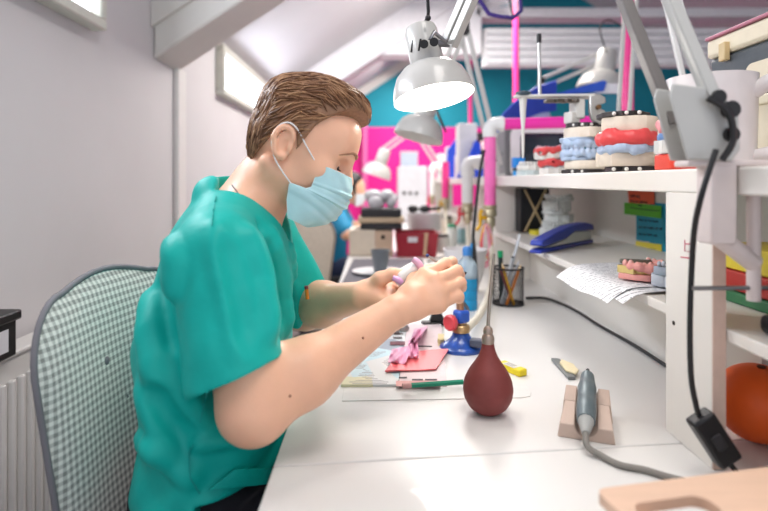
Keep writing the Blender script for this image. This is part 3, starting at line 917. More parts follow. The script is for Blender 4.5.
# ================================================================ lamps
lamp_w = mat('lamp_enamel', '#bcbab5', .28, var=.02, coat=.3)
lamp_in = mat('lamp_inside', '#efece6', .5)
bar_m = mat('lamp_bar', '#bdbcb7', .35, .15, var=.03)
dark_p = mat('dark_plastic', '#1d1b1c', .4)
steel = mat('steel', '#8d8d90', .3, 1)
bulb_m = mat('bulb_glow', '#fff8ee', .4, emit=9)
def desk_lamp(label, base, elbow, end, rim, tip, r, group=None, bars=.011, gaps=(.017, .014), light=0, shade_m=lamp_w, clamp=True, foot=None, cord=None, side=None, bar_mat=None):
    """clamp lamp: two-bar arms from base over the elbow to end; rim is the centre of the shade's opening, tip the way it opens"""
    base, elbow, end, rim, tip = V(base), V(elbow), V(end), V(rim), V(tip).normalized()
    t = thing('desk_lamp', label, 'lamp', base, group); bm_ = bar_mat or bar_m
    perp = lambda a, b: ((b-a).cross(V((0, 0, 1)))).normalized() if (b-a).cross(V((0, 0, 1))).length > .05 else V((0, 1, 0))
    b0 = base + V((0, 0, .045)) if clamp else base
    for a, b, g in ((b0, elbow, gaps[0]), (elbow, end, gaps[1])):
        n = (b-a).normalized().cross(side if side is not None else perp(a, b)).normalized()
        for s in (-1, 1):
            MB().tube([a + n*g*s, b + n*g*s], bars*.72, 4).build('arm_bar', bm_, t, bevel=bars*.12)
    n = perp(b0, elbow)
    MB().prism(rect_round(.05, .07, .015), -.013, .013, T(elbow) @ n.to_track_quat('Z', 'Y').to_matrix().to_4x4()).build('elbow_joint', dark_p, t, bevel=.002)
    if clamp:
        m = MB(); m.box((base.x-.03, base.y-.02, base.z+.0006), (base.x+.03, base.y+.02, base.z+.012)); m.cyl(base+V((0,0,.001)), base+V((0, 0, .06)), .013); m.build('clamp', bm_, t, bevel=.002)
    if foot: foot(t)
    p0 = rim - tip*r*1.92
    m = MB().lathe([(0, 0), (r*.22, 0), (r*.37, r*.05), (r*.405, r*.16), (r*.42, r*1.08), (r*.40, r*1.12), (0, r*1.12)], p0, tip, 24)
    so = m.build('lamp_socket', shade_m, t)
    s0 = p0 + tip*r*1.03
    outer = [(r*.42, 0), (r*.64, r*.10), (r*.83, r*.29), (r*.94, r*.54), (r*.99, r*.78), (r*1.0, r*.89)]
    inner = [(r*.985, r*.885), (r*.965, r*.78), (r*.91, r*.54), (r*.79, r*.31), (r*.60, r*.13), (r*.30, r*.05), (0, r*.045)]
    mb = MB().lathe(outer + inner, s0, tip, 48)
    fm = [0]*48*len(outer) + [1]*48*(len(inner)-1); fm += [0]*(len(mb.f)-len(fm))
    sh = mb.build('lamp_shade', shade_m, t, mats=[lamp_in], fmat=fm)
    bpos = s0 + tip*r*.42
    MB().sph(bpos, r*.27, 16).build('bulb', bulb_m if light else lamp_in, sh, label='glowing round bulb' if light else None)
    mid_s = p0 + tip*r*.62; d = (end - mid_s); d = d - tip*d.dot(tip); 
    MB().tube([mid_s + d.normalized()*r*.38, end], .007, 8).build('head_pivot', steel, t)
    if light:
        l = bpy.data.lights.new('lamp_light', 'POINT'); l.energy = light; l.color = (1, .96, .90); l.shadow_soft_size = r*.4
        lo = bpy.data.objects.new('lamp_light', l); C.objects.link(lo); lo.location = bpos + tip*r*.42
    if cord: MB().tube([p0 + tip*r*.02] + [V(c) for c in cord], .0034, 8, smooth=5).build('cord', dark_p, t)
    return t, sh, so, p0, tip, s0

def near_foot(t):
    b = t.location; Yf = b.y
    pl = [P(x, y, Yf) for x, y in ((678, 160), (722, 162), (730, 150), (728, 112), (706, 92), (664, 86), (661, 98))]
    pl = [(p.x, p.z) for p in pl]
    for yy in (-.022, .018):
        MB().prism(pl, 0, .004, Matrix(((1,0,0,0),(0,0,1,Yf+yy),(0,1,0,0),(0,0,0,1)))).build('cheek_plate', bar_m, t, bevel=.002)
    for x, y, r in ((718, 112, .011), (719, 136, .009), (706, 100, .009)):
        c = P(x, y, Yf); MB().cyl(c - V((0, .030, 0)), c + V((0, .026, 0)), r).build('knob', dark_p, t)
    MB().tube([P(708, 98, Yf-.03), P(728, 112, Yf-.034), P(733, 140, Yf-.034), P(722, 160, Yf-.032)], .0042, 8, smooth=5).build('cable_loop', dark_p, t)
    cc = mat('clamp_cream', '#d5c8c4', .4)
    x0, x1 = .431, .4645
    m = MB()
    m.box((x0-.03, Yf-.018, ST+.0005), (.51, Yf+.018, ST+.009))
    m.box((x0, Yf-.018, ST-.10), (x1, Yf+.018, ST+.004))
    m.tube([V((x0+.016, Yf, ST-.088)), V((.500, Yf, ST-.128))], .013, 8)
    m.build('clamp', cc, t, bevel=.003)
    MB().cyl((.497, Yf, ST-.175), (.497, Yf, SB-.001), .0085).build('clamp_screw', cc, t)
    MB().tube([(.415, Yf-.004, ST-.158), (.535, Yf, ST-.158)], .003, 8).build('tommy_bar', steel, t)
    for o in list(t.children):
        pass
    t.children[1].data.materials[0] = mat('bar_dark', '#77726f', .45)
RIM = P(434, 98, 1.11)
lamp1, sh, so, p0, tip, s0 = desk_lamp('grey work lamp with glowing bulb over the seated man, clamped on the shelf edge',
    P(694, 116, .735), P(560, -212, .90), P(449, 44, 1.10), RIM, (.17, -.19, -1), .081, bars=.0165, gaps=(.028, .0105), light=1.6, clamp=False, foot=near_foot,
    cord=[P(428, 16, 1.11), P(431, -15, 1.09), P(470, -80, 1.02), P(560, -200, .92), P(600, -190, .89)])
# socket slots, screw knobs and rubber grommet
for dx in (-.026, -.012):
    q = p0 + tip*.05 + V((dx, -math.sqrt(max(0, .0325**2-dx*dx))-.0005, 0))
    MB().cbox(q, (.004, .004, .024), M=Matrix.Rotation(math.radians(9), 4, 'Y')).build('vent_slot', dark_p, so)
MB().sph(P(428, 18, 1.085), .006, 12).build('grommet', dark_p, so)
for x, y in ((424, 44), (434, 42)):
    MB().cyl(P(x, y, 1.062), P(x, y, 1.085), .0085).build('knob', dark_p, lamp1)
MB().tube([P(430, 40, 1.07), P(434, 32, 1.07), P(446, 42, 1.09)], .004, 8).build('pivot_bracket', steel, lamp1)

# -- lamp behind it: same kind, its arms folded back over the shelf
B2 = V((.50, 2.3, ST))
desk_lamp('white work lamp with folded arms clamped on the shelf behind the glowing lamp', B2, P(463, 27, 2.3), P(437, 92, 2.25), P(418, 138, 2.2), (-.28, -.1, -1), .098, bars=.017, gaps=(.016, .016),
          cord=[P(436, 108, 2.15), P(446, 132, 2.1), P(436, 112, 2.25)])
# -- background lamps
desk_lamp('pale work lamp with long level arms over the rear edge of the shelf', V((.90, 3.1, ST)), P(541, 84, 3.05), P(600, 58, 3.0), P(600, 92, 2.95), (-.25, -.15, -1), .125, bars=.018, gaps=(.03, .024),
          cord=[P(609, 58, 2.95), P(600, 30, 2.9), P(608, 20, 2.9), P(625, 28, 2.9)])
desk_lamp('small grey clip lamp before the pink wall above the far bench', V((.53, 4.36, ST)), P(414, 128, 4.35), P(384, 150, 4.3), P(376, 176, 4.3), (-.35, 0, -1), .115, bars=.016, gaps=(.018, .018))
desk_lamp('work lamp with thin upright white arms beside the magenta pipe', V((.90, 2.05, ST)), V((.945, 2.05, 1.15+.80)), V((1.25, 2.0, 2.25)), V((1.33, 2.0, 2.12)), (.2, 0, -1), .085, bars=.012, gaps=(.020, .016))
desk_lamp('work lamp with slanted white arms beside the grey toolbox', V((.905, 1.52, ST)), P(655, -75, 1.5), V((.6, 1.6, 2.1)), V((.55, 1.6, 1.98)), (-.1, 0, -1), .08, bars=.012, gaps=(.020, .014), bar_mat=mat('bar_white', '#e6e5e2', .4))

# ================================================================ suction pipes
pink_p = mat('pipe_magenta', '#f03c90', .35, var=.08, scale=40)
pink_l = mat('pipe_pink', '#f572b8', .4, var=.05, scale=40)
pvc = mat('pvc_white', '#e2e1df', .35)
brass = mat('brass_nickel', '#b9ae92', .35, .7)
yel = mat('valve_yellow', '#e6b21c', .4)
redv = mat('valve_red', '#d8404e', .4)
hose_m = mat('hose_cream', '#e3dccb', .5)
black_c = mat('cable_black', '#1a1a1c', .45)
def elbow_fit(c, r, d1, d2):
    c = V(c); d1, d2 = V(d1), V(d2)
    m = MB().tube([c + d1*r*1.9, c + d1*r*1.0, c + (d1+d2)*r*.28, c + d2*r*1.0, c + d2*r*1.9], r*1.15, 16, smooth=4)
    m.cyl(c + d1*r*1.6, c + d1*r*2.3, r*1.28); m.cyl(c + d2*r*1.6, c + d2*r*2.3, r*1.28)
    return m
def valve(t, c, r, hm, hname, hd):
    """threaded fitting with a lever below a pipe end at c"""
    c = V(c)
    prof = [(0, 0), (r*1.18, 0), (r*1.22, -r*.5), (r*1.0, -r*.7), (r*1.18, -r*1.0), (r*1.18, -r*1.9), (r*.8, -r*2.1), (r*.95, -r*2.4), (r*.95, -r*3.6), (r*.6, -r*3.9), (r*.5, -r*4.6), (0, -r*4.6)]
    v = MB().lathe(prof, c, (0, 0, 1), 12).build('valve', brass, t)
    h = V(hd).normalized(); q = c - V((0, 0, r*2.2))
    m = MB(); m.cyl(q, q + h*r*1.7, r*.35)
    m.tube([q + h*r*1.6 + V((0, 0, r*1.4)), q + h*r*1.9 + V((0, 0, r*.3)), q + h*r*1.9 - V((0, 0, r*1.2)), q + h*r*2.6 - V((0, 0, r*2.1))], [r*.55, r*.5, r*.45, r*.5], 8, smooth=3, flat=.6)
    m.build('lever', hm, v, label=hname)
    return v
Y1 = 2.15
sp = thing('suction_pipe', 'pink suction pipe with white elbow and yellow valve coming down in front of the shelf', 'pipe', P(490, 245, Y1))
top = P(490, 124, Y1); bot = P(490, 205, Y1); R1 = .022
far = P(620, 121, Y1)
MB().cyl(bot, top - V((0, 0, .05)), R1, seg=20).build('down_pipe', pink_l, sp)
elbow_fit(top, R1, (0, 0, -1), (1, 0, 0)).build('elbow', pvc, sp)
MB().cyl(top + V((.05, 0, 0)), far, R1, seg=20).build('cross_pipe', mat('pipe_hot_pink', '#ee2fa6', .4), sp)
MB().cyl(far + V((-.02, 0, 0)), far + V((.03, 0, 0)), R1*1.3).build('tee', pvc, sp)
MB().cyl(V((far.x+.03, Y1, far.z-.0)), V((far.x+.03, Y1, 2.80)), R1, seg=20).build('riser_pipe', pink_p, sp)
valve(sp, bot, R1, yel, 'yellow lever', (-1, -.3, 0))
# cream hose from the valve to the burner
BU = P(461, 350, 1.33); BU.z = BT
hz = bot - V((0, 0, R1*4.6))
MB().tube([hz, P(492, 262, 2.08), P(491, 285, 1.92), P(485, 303, 1.70), P(478, 317, 1.52), P(470, 325, 1.40), P(466, 329, 1.345)], .0105, 12, smooth=6).build('hose', hose_m, sp)
# next pipes along the bench
def side_pipe(label, x, ytop, ybot, Y, pm, lm, lname, elbow=True, hang=True, pr=.022):
    a, b = P(x, ytop, Y), P(x, ybot, Y)
    t = thing('suction_pipe', label, 'pipe', b)
    MB().cyl(b, a, pr, seg=16).build('down_pipe', pm, t)
    if elbow:
        elbow_fit(a + V((0, 0, .03)), pr, (0, 0, -1), (1, 0, 0)).build('elbow', pvc, t)
        MB().cyl(a + V((.05, 0, .03)), a + V((.17, 0, .03)), pr).build('cross_pipe', pvc, t)
    valve(t, b, pr*.85, lm, lname, (-1, -.3, 0))
    if hang:
        hp_ = [b - V((0, 0, pr*3.6)), P(x+1, ybot+50, Y-.1), P(x-2, ybot+70, Y-.2), P(x-9, ybot+95, Y-.3)]
        for q in hp_: q.z = max(q.z, BT+.02)
        MB().tube(hp_, .011, 10, smooth=5).build('hose', hose_m, t)
    return t
side_pipe('white pipe with red valve lever in front of the shelf, behind the pink pipe', 467.5, 169, 203, 2.62, pvc, redv, 'red lever', pr=.027)
side_pipe('slim magenta pipe with yellow valve, between the white pipe and the pink wall', 445.5, 162, 198, 3.5, pink_p, yel, 'yellow lever', elbow=False)
side_pipe('small white pipe end before the far end of the shelf', 432, 170, 195, 4.3, pvc, redv, 'red lever')
# upright magenta pipes rising to the ceiling
for x, Y, lb in ((516, 4.0, 'thin magenta pipe rising from behind the blue hood to the ceiling'), (470.5, 5.8, 'thinnest magenta pipe rising far off behind the folded lamp arms')):
    o = MB().cyl(V((P(x, 0, Y).x, Y, .0)), V((P(x, 0, Y).x, Y, 2.6)), .021).build('suction_pipe', pink_p)
    tag(o, lb, 'pipe')
# black cable bundle hanging from the shelf to the bench
o = MB(); o.tube([P(484, 150, 2.0), P(479, 178, 2.0), P(475, 215, 1.98), P(473, 240, 1.95), P(474, 262, 1.93)], .0055, 8, smooth=6)
o.tube([P(474, 240, 1.95), P(476, 262, 1.9), P(477, 285, 1.85), P(474, 308, 1.80)], .004, 8, smooth=5)
tag(o.build('hanging_cable', black_c), 'black cable hanging down between the white pipe and the pink pipe', 'cable')
o = MB().tube([P(471.5, 244, 1.93), P(470.5, 262, 1.88), P(469, 284, 1.83)], .0042, 8, smooth=5)
tag(o.build('hanging_cable', mat('cable_blue', '#2f8fcf', .4)), 'blue cable hanging behind the bottle of blue liquid', 'cable')

# rubber band loops hanging on the yellow valve
hk = P(486, 224, 2.12)
cols = (('#e88fae', 3), ('#f2d04a', 2), ('#e0566a', 3), ('#f0b8c4', 2))
n = 0
for col, cnt in cols:
    for k in range(cnt):
        a = rng.uniform(-.006, .006); w_ = rng.uniform(.010, .02); l_ = rng.uniform(.11, .165)
        pts = [hk + V((a + w_*math.sin(t)*(1-.3*math.cos(t)), rng.uniform(-.004, .004) - .006*n/10, -l_/2 + l_/2*math.cos(t))) for t in np.linspace(0, 2*math.pi, 17)]
        o = MB().tube(pts, .0022, 6).build('rubber_band', mat('rubber_' + col[1:], col, .6))
        tag(o, 'rubber band looped with others over the yellow valve lever of the pink pipe', 'rubber band', 'rubber bands on the yellow valve'); n += 1

# ================================================================ on the bench
z0 = BT
# red rubber blower bulb with a long metal nozzle
rb_m = mat('rubber_red', '#7f3a37', .6, var=.16, scale=22, bump=.05)
Yb = .966; bc = P(488, 0, Yb); bc.z = z0
bb = thing('rubber_blower', 'red brown rubber blower bulb with long thin metal nozzle standing on the bench', 'rubber bulb', bc)
pr = [(0, .0008), (.014, 0), (.020, .002), (.032, .011), (.0405, .026), (.0432, .042), (.0405, .058), (.033, .074), (.023, .088), (.0155, .100), (.0115, .112), (.0098, .124), (0, .124)]
pp = []
for i in range(len(pr)-1):
    for k in range(3):
        t_ = k/3; pp.append((pr[i][0]*(1-t_)+pr[i+1][0]*t_, pr[i][1]*(1-t_)+pr[i+1][1]*t_))
pp.append(pr[-1])
b_ = MB().lathe(pp, bc, (0, 0, 1), 40).build('bulb', rb_m, bb)
mod = b_.modifiers.new('s', 'SUBSURF'); mod.levels = mod.render_levels = 1
MB().lathe([(0, .120), (.0105, .120), (.0112, .128), (.0100, .133), (.0075, .136), (.0085, .140), (.0075, .146), (.004, .150), (0, .150)], bc, (0, 0, 1), 16).build('collar', mat('collar_pewter', '#a7978c', .35, .7), bb)
MB().tube([bc + V((0, 0, .147)), P(490, 295, .975), P(494, 254, .99)], [.0032, .0030, .0024], 8, smooth=4).build('nozzle', mat('nozzle_steel', '#a59b90', .35, .8), bb)

# blue gas burner
bu = thing('gas_burner', 'blue bench gas burner with red knob and cream hose', 'burner', BU)
blue_e = mat('burner_blue', '#1f4a9c', .3, var=.35, scale=70, coat=.4)
m = MB().lathe([(0, 0), (.050, 0), (.0515, .004), (.050, .009), (.040, .015), (.028, .024), (.021, .034), (.019, .041), (0, .041)], BU, (0, 0, 1), 32); m.build('base', blue_e, bu)
MB().lathe([(.018, .041), (.021, .043), (.021, .056), (.017, .060), (.012, .062), (.012, .07), (0, .07)], BU, (0, 0, 1), 16).build('collar', mat('brass_warm', '#c7a578', .35, .7), bu)
MB().cbox(BU + V((.0, -.004, .080)), (.032, .03, .03), .5).build('valve_block', mat('valve_blue', '#2a57b8', .35), bu, bevel=.006)
MB().cyl(BU + V((-.016, -.008, .078)), BU + V((-.028, -.012, .076)), .006).build('spindle', brass, bu)
MB().lathe([(0, 0), (.017, 0), (.019, .003), (.019, .012), (.015, .015), (.010, .013), (0, .012)], BU + V((-.022, -.014, .068)), (-.75, -.65, 0), 20).build('knob', mat('knob_red', '#d24a52', .35), bu)
MB().tube([BU + V((-.001, 0, .09)), BU + V((-.004, .0, .12)), P(455, 288, 1.335), P(454, 280, 1.335)], [.0095, .0085, .0075, .007], 12).build('flame_tube', mat('copper', '#bd8f70', .35, .7), bu)
MB().tube([BU + V((.012, 0, .08)), BU + V((.018, .01, .092)), BU + V((.006, .012, .11))], .004, 8, smooth=3).build('gas_link', steel, bu)
MB().cbox(BU + V((.033, -.036, .026)), (.034, .022, .018), -.45).build('lighter_block', mat('block_slate', '#4a4f60', .35), bu, bevel=.003)

# magazine under the work
def quad_sheet(pts, z, th_, name, m, parent=None, wav=0):
    a, b, c, d = [V(p) for p in pts]; rows = []
    for v in np.linspace(0, 1, 8):
        row = []
        for u in np.linspace(0, 1, 10):
            p = a.lerp(b, u).lerp(d.lerp(c, u), v); p.z = z + th_ + wav*(math.sin(7*u+3*v)+1)*.5; row.append(p)
        rows.append(row)
    return MB().grid(rows, th_).build(name, m, parent)
def bp(x, y, dz=0):
    """a point on the bench top (or dz above it) seen at pixel x, y"""
    Y = (EYE - z0 - dz) * F_PX / (y - CY); return P(x, y, Y)
print_m = mat('magazine_print', '#dcd8d6', .4)
N, L, bs = nodes_of(print_m)
tc = N.new('ShaderNodeTexCoord'); sx = N.new('ShaderNodeSeparateXYZ'); L.new(tc.outputs['Object'], sx.inputs[0])
def noise_(scale, off):
    mp = N.new('ShaderNodeMapping'); mp.inputs['Location'].default_value = (off, off*.7, 0); L.new(tc.outputs['Object'], mp.inputs[0])
    v = N.new('ShaderNodeTexVoronoi'); v.inputs['Scale'].default_value = scale; L.new(mp.outputs[0], v.inputs['Vector']); return v
v1 = noise_(13, .3); v2 = noise_(26, 1.7)
cr = N.new('ShaderNodeValToRGB'); cr.color_ramp.interpolation = 'CONSTANT'
els = cr.color_ramp.elements
els[0].color = lin('#bcd9e0'); els[1].position = .62; els[1].color = lin('#e0dcd8')
for p_, c_ in ((.25, '#d7d9d8'), (.45, '#c3dbe2'), (.80, '#d8b3bd'), (.89, '#d9d4b0'), (.95, '#8f9aa6')):
    e = els.new(p_); e.color = lin(c_)
sc_ = N.new('ShaderNodeSeparateColor'); L.new(v1.outputs['Color'], sc_.inputs[0]); L.new(sc_.outputs[0], cr.inputs[0])
ln_ = mathn(N, L, 'LESS_THAN', mathn(N, L, 'FRACT', mathn(N, L, 'MULTIPLY', sx.outputs['Y'], 110)), .3)
s2 = N.new('ShaderNodeSeparateColor'); L.new(v2.outputs['Color'], s2.inputs[0])
ln_ = mathn(N, L, 'MULTIPLY', ln_, mathn(N, L, 'GREATER_THAN', s2.outputs[1], .6))
mx = N.new('ShaderNodeMix'); mx.data_type = 'RGBA'; mx.inputs[7].default_value = lin('#6f6a70'); L.new(cr.outputs[0], mx.inputs[6]); L.new(ln_, mx.inputs[0]); L.new(mx.outputs[2], bs.inputs['Base Color'])
mg = thing('magazine', 'printed magazine lying under the pink wax sheet and the forearm', 'magazine', bp(400, 365))
quad_sheet([bp(341, 387), bp(398, 387), bp(407, 326), bp(362, 326)], z0, .005, 'page_block', print_m, mg)
pk = mat('page_pinkish', '#dfcdce', .5, var=.06, scale=60)
pg2 = quad_sheet([bp(398.6, 387.5), bp(447, 387), bp(441, 326), bp(407.5, 326)], z0, .006, 'open_page', pk, mg)
inkm = mat('print_ink', '#4d4145', .6)
def ink(x0, y0, x1, y1, m, dz=.0066):
    a, b, c, d = bp(x0, y1, dz), bp(x1, y1, dz), bp(x1, y0, dz), bp(x0, y0, dz)
    MB().add([a, b, c, d, a+V((0,0,.0004)), b+V((0,0,.0004)), c+V((0,0,.0004)), d+V((0,0,.0004))], [(0,1,2,3),(4,5,6,7),(0,1,5,4),(1,2,6,5),(2,3,7,6),(3,0,4,7)]).build('printed_block', m, pg2)
ink(390, 341.5, 405, 345, mat('print_maroon', '#6d3541', .6))
for x0, x1, y in ((412, 423, 379), (425, 437, 379), (399, 407, 377), (393, 402, 337), (393, 403, 333)): ink(x0, y, x1, y+1.3, inkm)
ink(396, 381, 440, 386.5, mat('print_rose', '#e3a9a4', .6))
ink(429, 350, 436, 358, mat('print_slate', '#58606e', .6)); ink(438, 334, 444, 346, mat('print_tan', '#d8c48e', .6))
# pink wax sheet, thin pink film, wax scraps
wax = mat('wax_pink', '#e8696e', .35, var=.05)
film = mat('wax_film', '#f6b4d2', .3, var=.06, scale=60, alpha=.93)
o = quad_sheet([bp(385, 376), bp(436, 374), bp(449, 353), bp(400, 357)], z0+.0075, .0025, 'wax_sheet', wax, wav=.0015); tag(o, 'coral pink wax sheet lying on the magazine beside the burner', 'wax sheet')
def film_piece(px, name, lb, h, seed):
    r_ = np.random.default_rng(seed); rows = []
    for v in np.linspace(0, 1, 12):
        row = []
        for u in np.linspace(0, 1, 16):
            a = V(px[0]).lerp(V(px[1]), u); b = V(px[3]).lerp(V(px[2]), u); q = a.lerp(b, v)
            z = h*(.5+.5*math.sin(9*u+seed)*math.cos(5*v+seed*2)) * math.sin(math.pi*min(1, max(0, v)))**.5 + .012
            row.append(bp(q.x, q.y, z))
        rows.append(row)
    o = MB().grid(rows, .0012).build(name, film); tag(o, lb, 'wax film'); return o
film_piece([(388, 362), (405, 364), (412, 345), (392, 349)], 'wax_film', 'crumpled light pink wax film lying flat at the corner of the coral sheet', .014, 1)
film_piece([(409, 346), (419, 341), (428, 326), (414, 329)], 'wax_film', 'twisted pink wax film standing up at the rear of the coral sheet', .035, 3)
film_piece([(409, 358), (419, 358), (417, 338), (408, 340)], 'wax_film', 'narrow folded pink wax strip over the middle of the coral sheet', .02, 5)
tool = MB(); tool.tube([bp(417, 346, .012), bp(432, 346.5, .012)], .0018, 8)
tag(tool.build('wax_knife', mat('tool_dark', '#4a4644', .35, .5)), 'short dark wax knife lying across the magazine behind the coral sheet', 'tool')
o = MB().sph(bp(403, 328, .013), .013, 14, (1.3, 1, .8)); o.sph(bp(396, 331, .012), .009, 12)
tag(o.build('metal_flask', mat('flask_grey', '#a09c98', .3, .7)), 'crumpled grey metal foil lump on the magazine below the hands', 'foil')
o = MB().cbox(bp(441, 341, .012), (.014, .014, .012), .3); tag(o.build('wax_cube', mat('wax_tan', '#d4bd82', .5), bevel=.002), 'small tan wax cube beside the burner', 'wax')
# green pencil
pn = thing('pencil', 'green pencil with pink tip lying at the front edge of the magazine', 'pencil', bp(430, 384))
a, b = bp(411, 385.5, .0125), bp(463, 382, .0125); d = (b-a).normalized()
MB().tube([a, b], .0052, 6).build('barrel', mat('pencil_green', '#0f8a6a', .35), pn, bevel=.0004)
MB().tube([a - d*.016, a], [.005, .0053], 10).build('tip', mat('pencil_pinktip', '#d8a6a0', .5), pn)
# black clip stand behind the hand
cs = thing('clip_stand', 'small black clip with flat foot standing behind the forearm', 'clip', bp(438, 326))
c0 = bp(437, 325)
MB().cbox(c0 + V((0, 0, .006)), (.085, .03, .010), .12).build('foot', blk, cs, bevel=.003)
MB().prism([(-.022, 0), (.022, 0), (.008, .035), (-.008, .035)], -.010, .010, T(c0 + V((0, 0, .011))) @ Matrix.Rotation(math.pi/2, 4, 'X')).build('wedge', blk, cs, bevel=.003)
MB().cyl(c0 + V((-.012, -.014, .05)), c0 + V((-.012, .014, .05)), .008).build('hinge', blk, cs)
# yellow eraser with a white label
er = thing('eraser', 'yellow eraser with a printed white sleeve lying behind the rubber bulb', 'eraser', bp(512, 372))
M_ = T(bp(512, 372) + V((0, 0, .0075))) @ RZ(math.radians(-60))
MB().box((-.033, -.011, -.0075), (.033, .011, .0075), M_).build('block', mat('eraser_yellow', '#e6cf1d', .45), er, bevel=.003)
lbm = MB().box((-.017, -.0112, .0072), (.017, .0078, .0079), M_).build('paper_label', mat('label_white', '#dcd9cf', .6), er)
tx = MB()
for k in range(3): tx.box((-.014, -.008+.005*k, .0079), (.010, -.0065+.005*k, .0081), M_)
tx.build('print_line', inkm, lbm)
# thin clear mat with rounded corner
mt = [bp(345, 411), bp(520, 402)]
Yf = bp(520, 401.5).y
o = MB().prism([(-.06, Yf), (.27, Yf+.015), (.288, Yf+.022), (.294, Yf+.04), (.294, Yf+.075), (-.06, Yf+.06)], z0, z0+.0016)
tag(o.build('desk_mat', mat('mat_white', '#e3e1de', .3), bevel=.0005), 'thin white bench mat with rounded corner in front of the pencil and bulb', 'mat')

# pen cup: wire mesh
Yc = bp(508, 304).y; cc = P(508, 0, Yc); cc.z = z0
pc = thing('pen_cup', 'black wire mesh pen cup full of pens beside the cream hose', 'pen cup', cc)
wire = mat('wire_black', '#26262a', .4, .3)
Rc, Hc = .049, .118
m = MB()
for k in range(36):
    a = 2*math.pi*k/36
    for sgn in (1, -1):
        m.tube([cc + V((Rc*math.cos(a+sgn*t*.8), Rc*math.sin(a+sgn*t*.8), .004+(Hc-.006)*t)) for t in np.linspace(0, 1, 7)], .0006, 4, cap=False)
m.build('mesh_wall', wire, pc)
MB().lathe([(Rc-.001, 0), (Rc+.002, 0), (Rc+.002, .006), (Rc-.001, .006)], cc, (0,0,1), 32, closed=True).build('foot_ring', wire, pc)
MB().lathe([(Rc-.001, Hc-.003), (Rc+.0025, Hc-.003), (Rc+.0025, Hc+.003), (Rc-.001, Hc+.003)], cc, (0,0,1), 32, closed=True).build('rim', wire, pc)
MB().cyl(cc + V((0,0,.0005)), cc + V((0,0,.002)), Rc-.001, seg=32).build('bottom', wire, pc)
def stick(name, lb, cat, fx, fy, tx_, ty, tz, r, col, capc=None, capl=.02, cr_=None, tipc=None):
    a = cc + V((fx, fy, .004)); b = cc + V((tx_, ty, tz)); d = (b-a).normalized()
    t = thing(name, lb, cat, a)
    MB().tube([a, b], r, 8).build('barrel', mat('st_'+col, '#'+col, .4), t)
    if capc: MB().tube([b - d*.0, b + d*capl], cr_ or r*1.1, 10).build('cap', mat('st_'+capc, '#'+capc, .4), t)
    if tipc: MB().tube([b, b + d*.014], [r*.95, .0012], 8).build('tip', mat('st_'+tipc, '#'+tipc, .5), t)
stick('marker_pen', 'black marker with green cap in the wire mesh pen cup', 'marker', -.02, .0, -.022, .012, .150, .008, '1d2a2a', '0f9a63', .022, .009)
stick('pencil', 'yellow pencil leaning at the near rim of the pen cup', 'pencil', .012, -.03, -.024, -.036, .125, .0042, 'd9a21f', tipc='e3c9a0')
stick('pencil', 'orange pencil slanting across inside the pen cup', 'pencil', -.012, -.030, .030, -.026, .118, .0048, 'cf7a2a', tipc='e3c9a0')
stick('pencil', 'dark red pencil leaning low in the pen cup', 'pencil', .012, -.026, -.030, -.018, .118, .0050, '7c3437')
stick('ballpoint_pen', 'silver ballpoint pen leaning out of the pen cup', 'pen', -.025, -.01, .016, .008, .148, .0045, 'b9bcc0', '30343a', .006)
stick('scriber', 'grey steel scriber leaning beside the silver pen in the cup', 'tool', -.02, -.02, .032, .0, .128, .0038, '9a9da3', tipc='c8ccd2')
stick('brush', 'long white handled brush leaning out of the pen cup toward the stapler', 'brush', -.015, .012, .040, .024, .205, .0045, 'c9ced6', 'e7e9ec', .02, .0042)
# blue liquid bottle and white bowl behind
Yq = bp(468, 309).y; q0 = P(467, 0, Yq); q0.z = z0
bt = thing('spray_bottle', 'clear bottle with blue liquid between the hand and the cream hose', 'bottle', q0)
MB().lathe([(0, 0), (.030, 0), (.0325, .004), (.0325, .028), (.031, .031), (.0325, .034), (.0325, .058), (.031, .061), (.0325, .064), (.0325, .098), (0, .098)], q0, (0,0,1), 28).build('liquid', mat('liquid_blue', '#1fa3dc', .15, trans=.25), bt)
MB().lathe([(.0325, .098), (.0325, .13), (.026, .15), (.013, .162), (.012, .17), (0, .17)], q0, (0,0,1), 28).build('bottle_top', mat('bottle_clear', '#cfe3ee', .15, trans=.6), bt)
MB().lathe([(0, .168), (.014, .168), (.014, .19), (.008, .196), (0, .196)], q0, (0,0,1), 16).build('cap', mat('cap_blue', '#3b7ec4', .4), bt)
w0 = V((.33, 2.05, z0)); w0.z = z0
bw = thing('mixing_bowl', 'round white plastic bowl behind the hand and the blue bottle', 'bowl', w0)
MB().lathe([(0, 0), (.045, 0), (.052, .012), (.068, .07), (.077, .145), (.080, .147), (.080, .152), (.076, .152), (.065, .07), (.049, .016), (0, .012)], w0, (0,0,1), 36).build('bowl', mat('bowl_white', '#dfdcdc', .4), bw)
o = MB().sph(P(458, 256, w0.y-.115), .022, 14, (1.1, .5, 1)); o.sph(P(462, 264, w0.y-.11), .02, 14, (1, .5, 1))
o = None
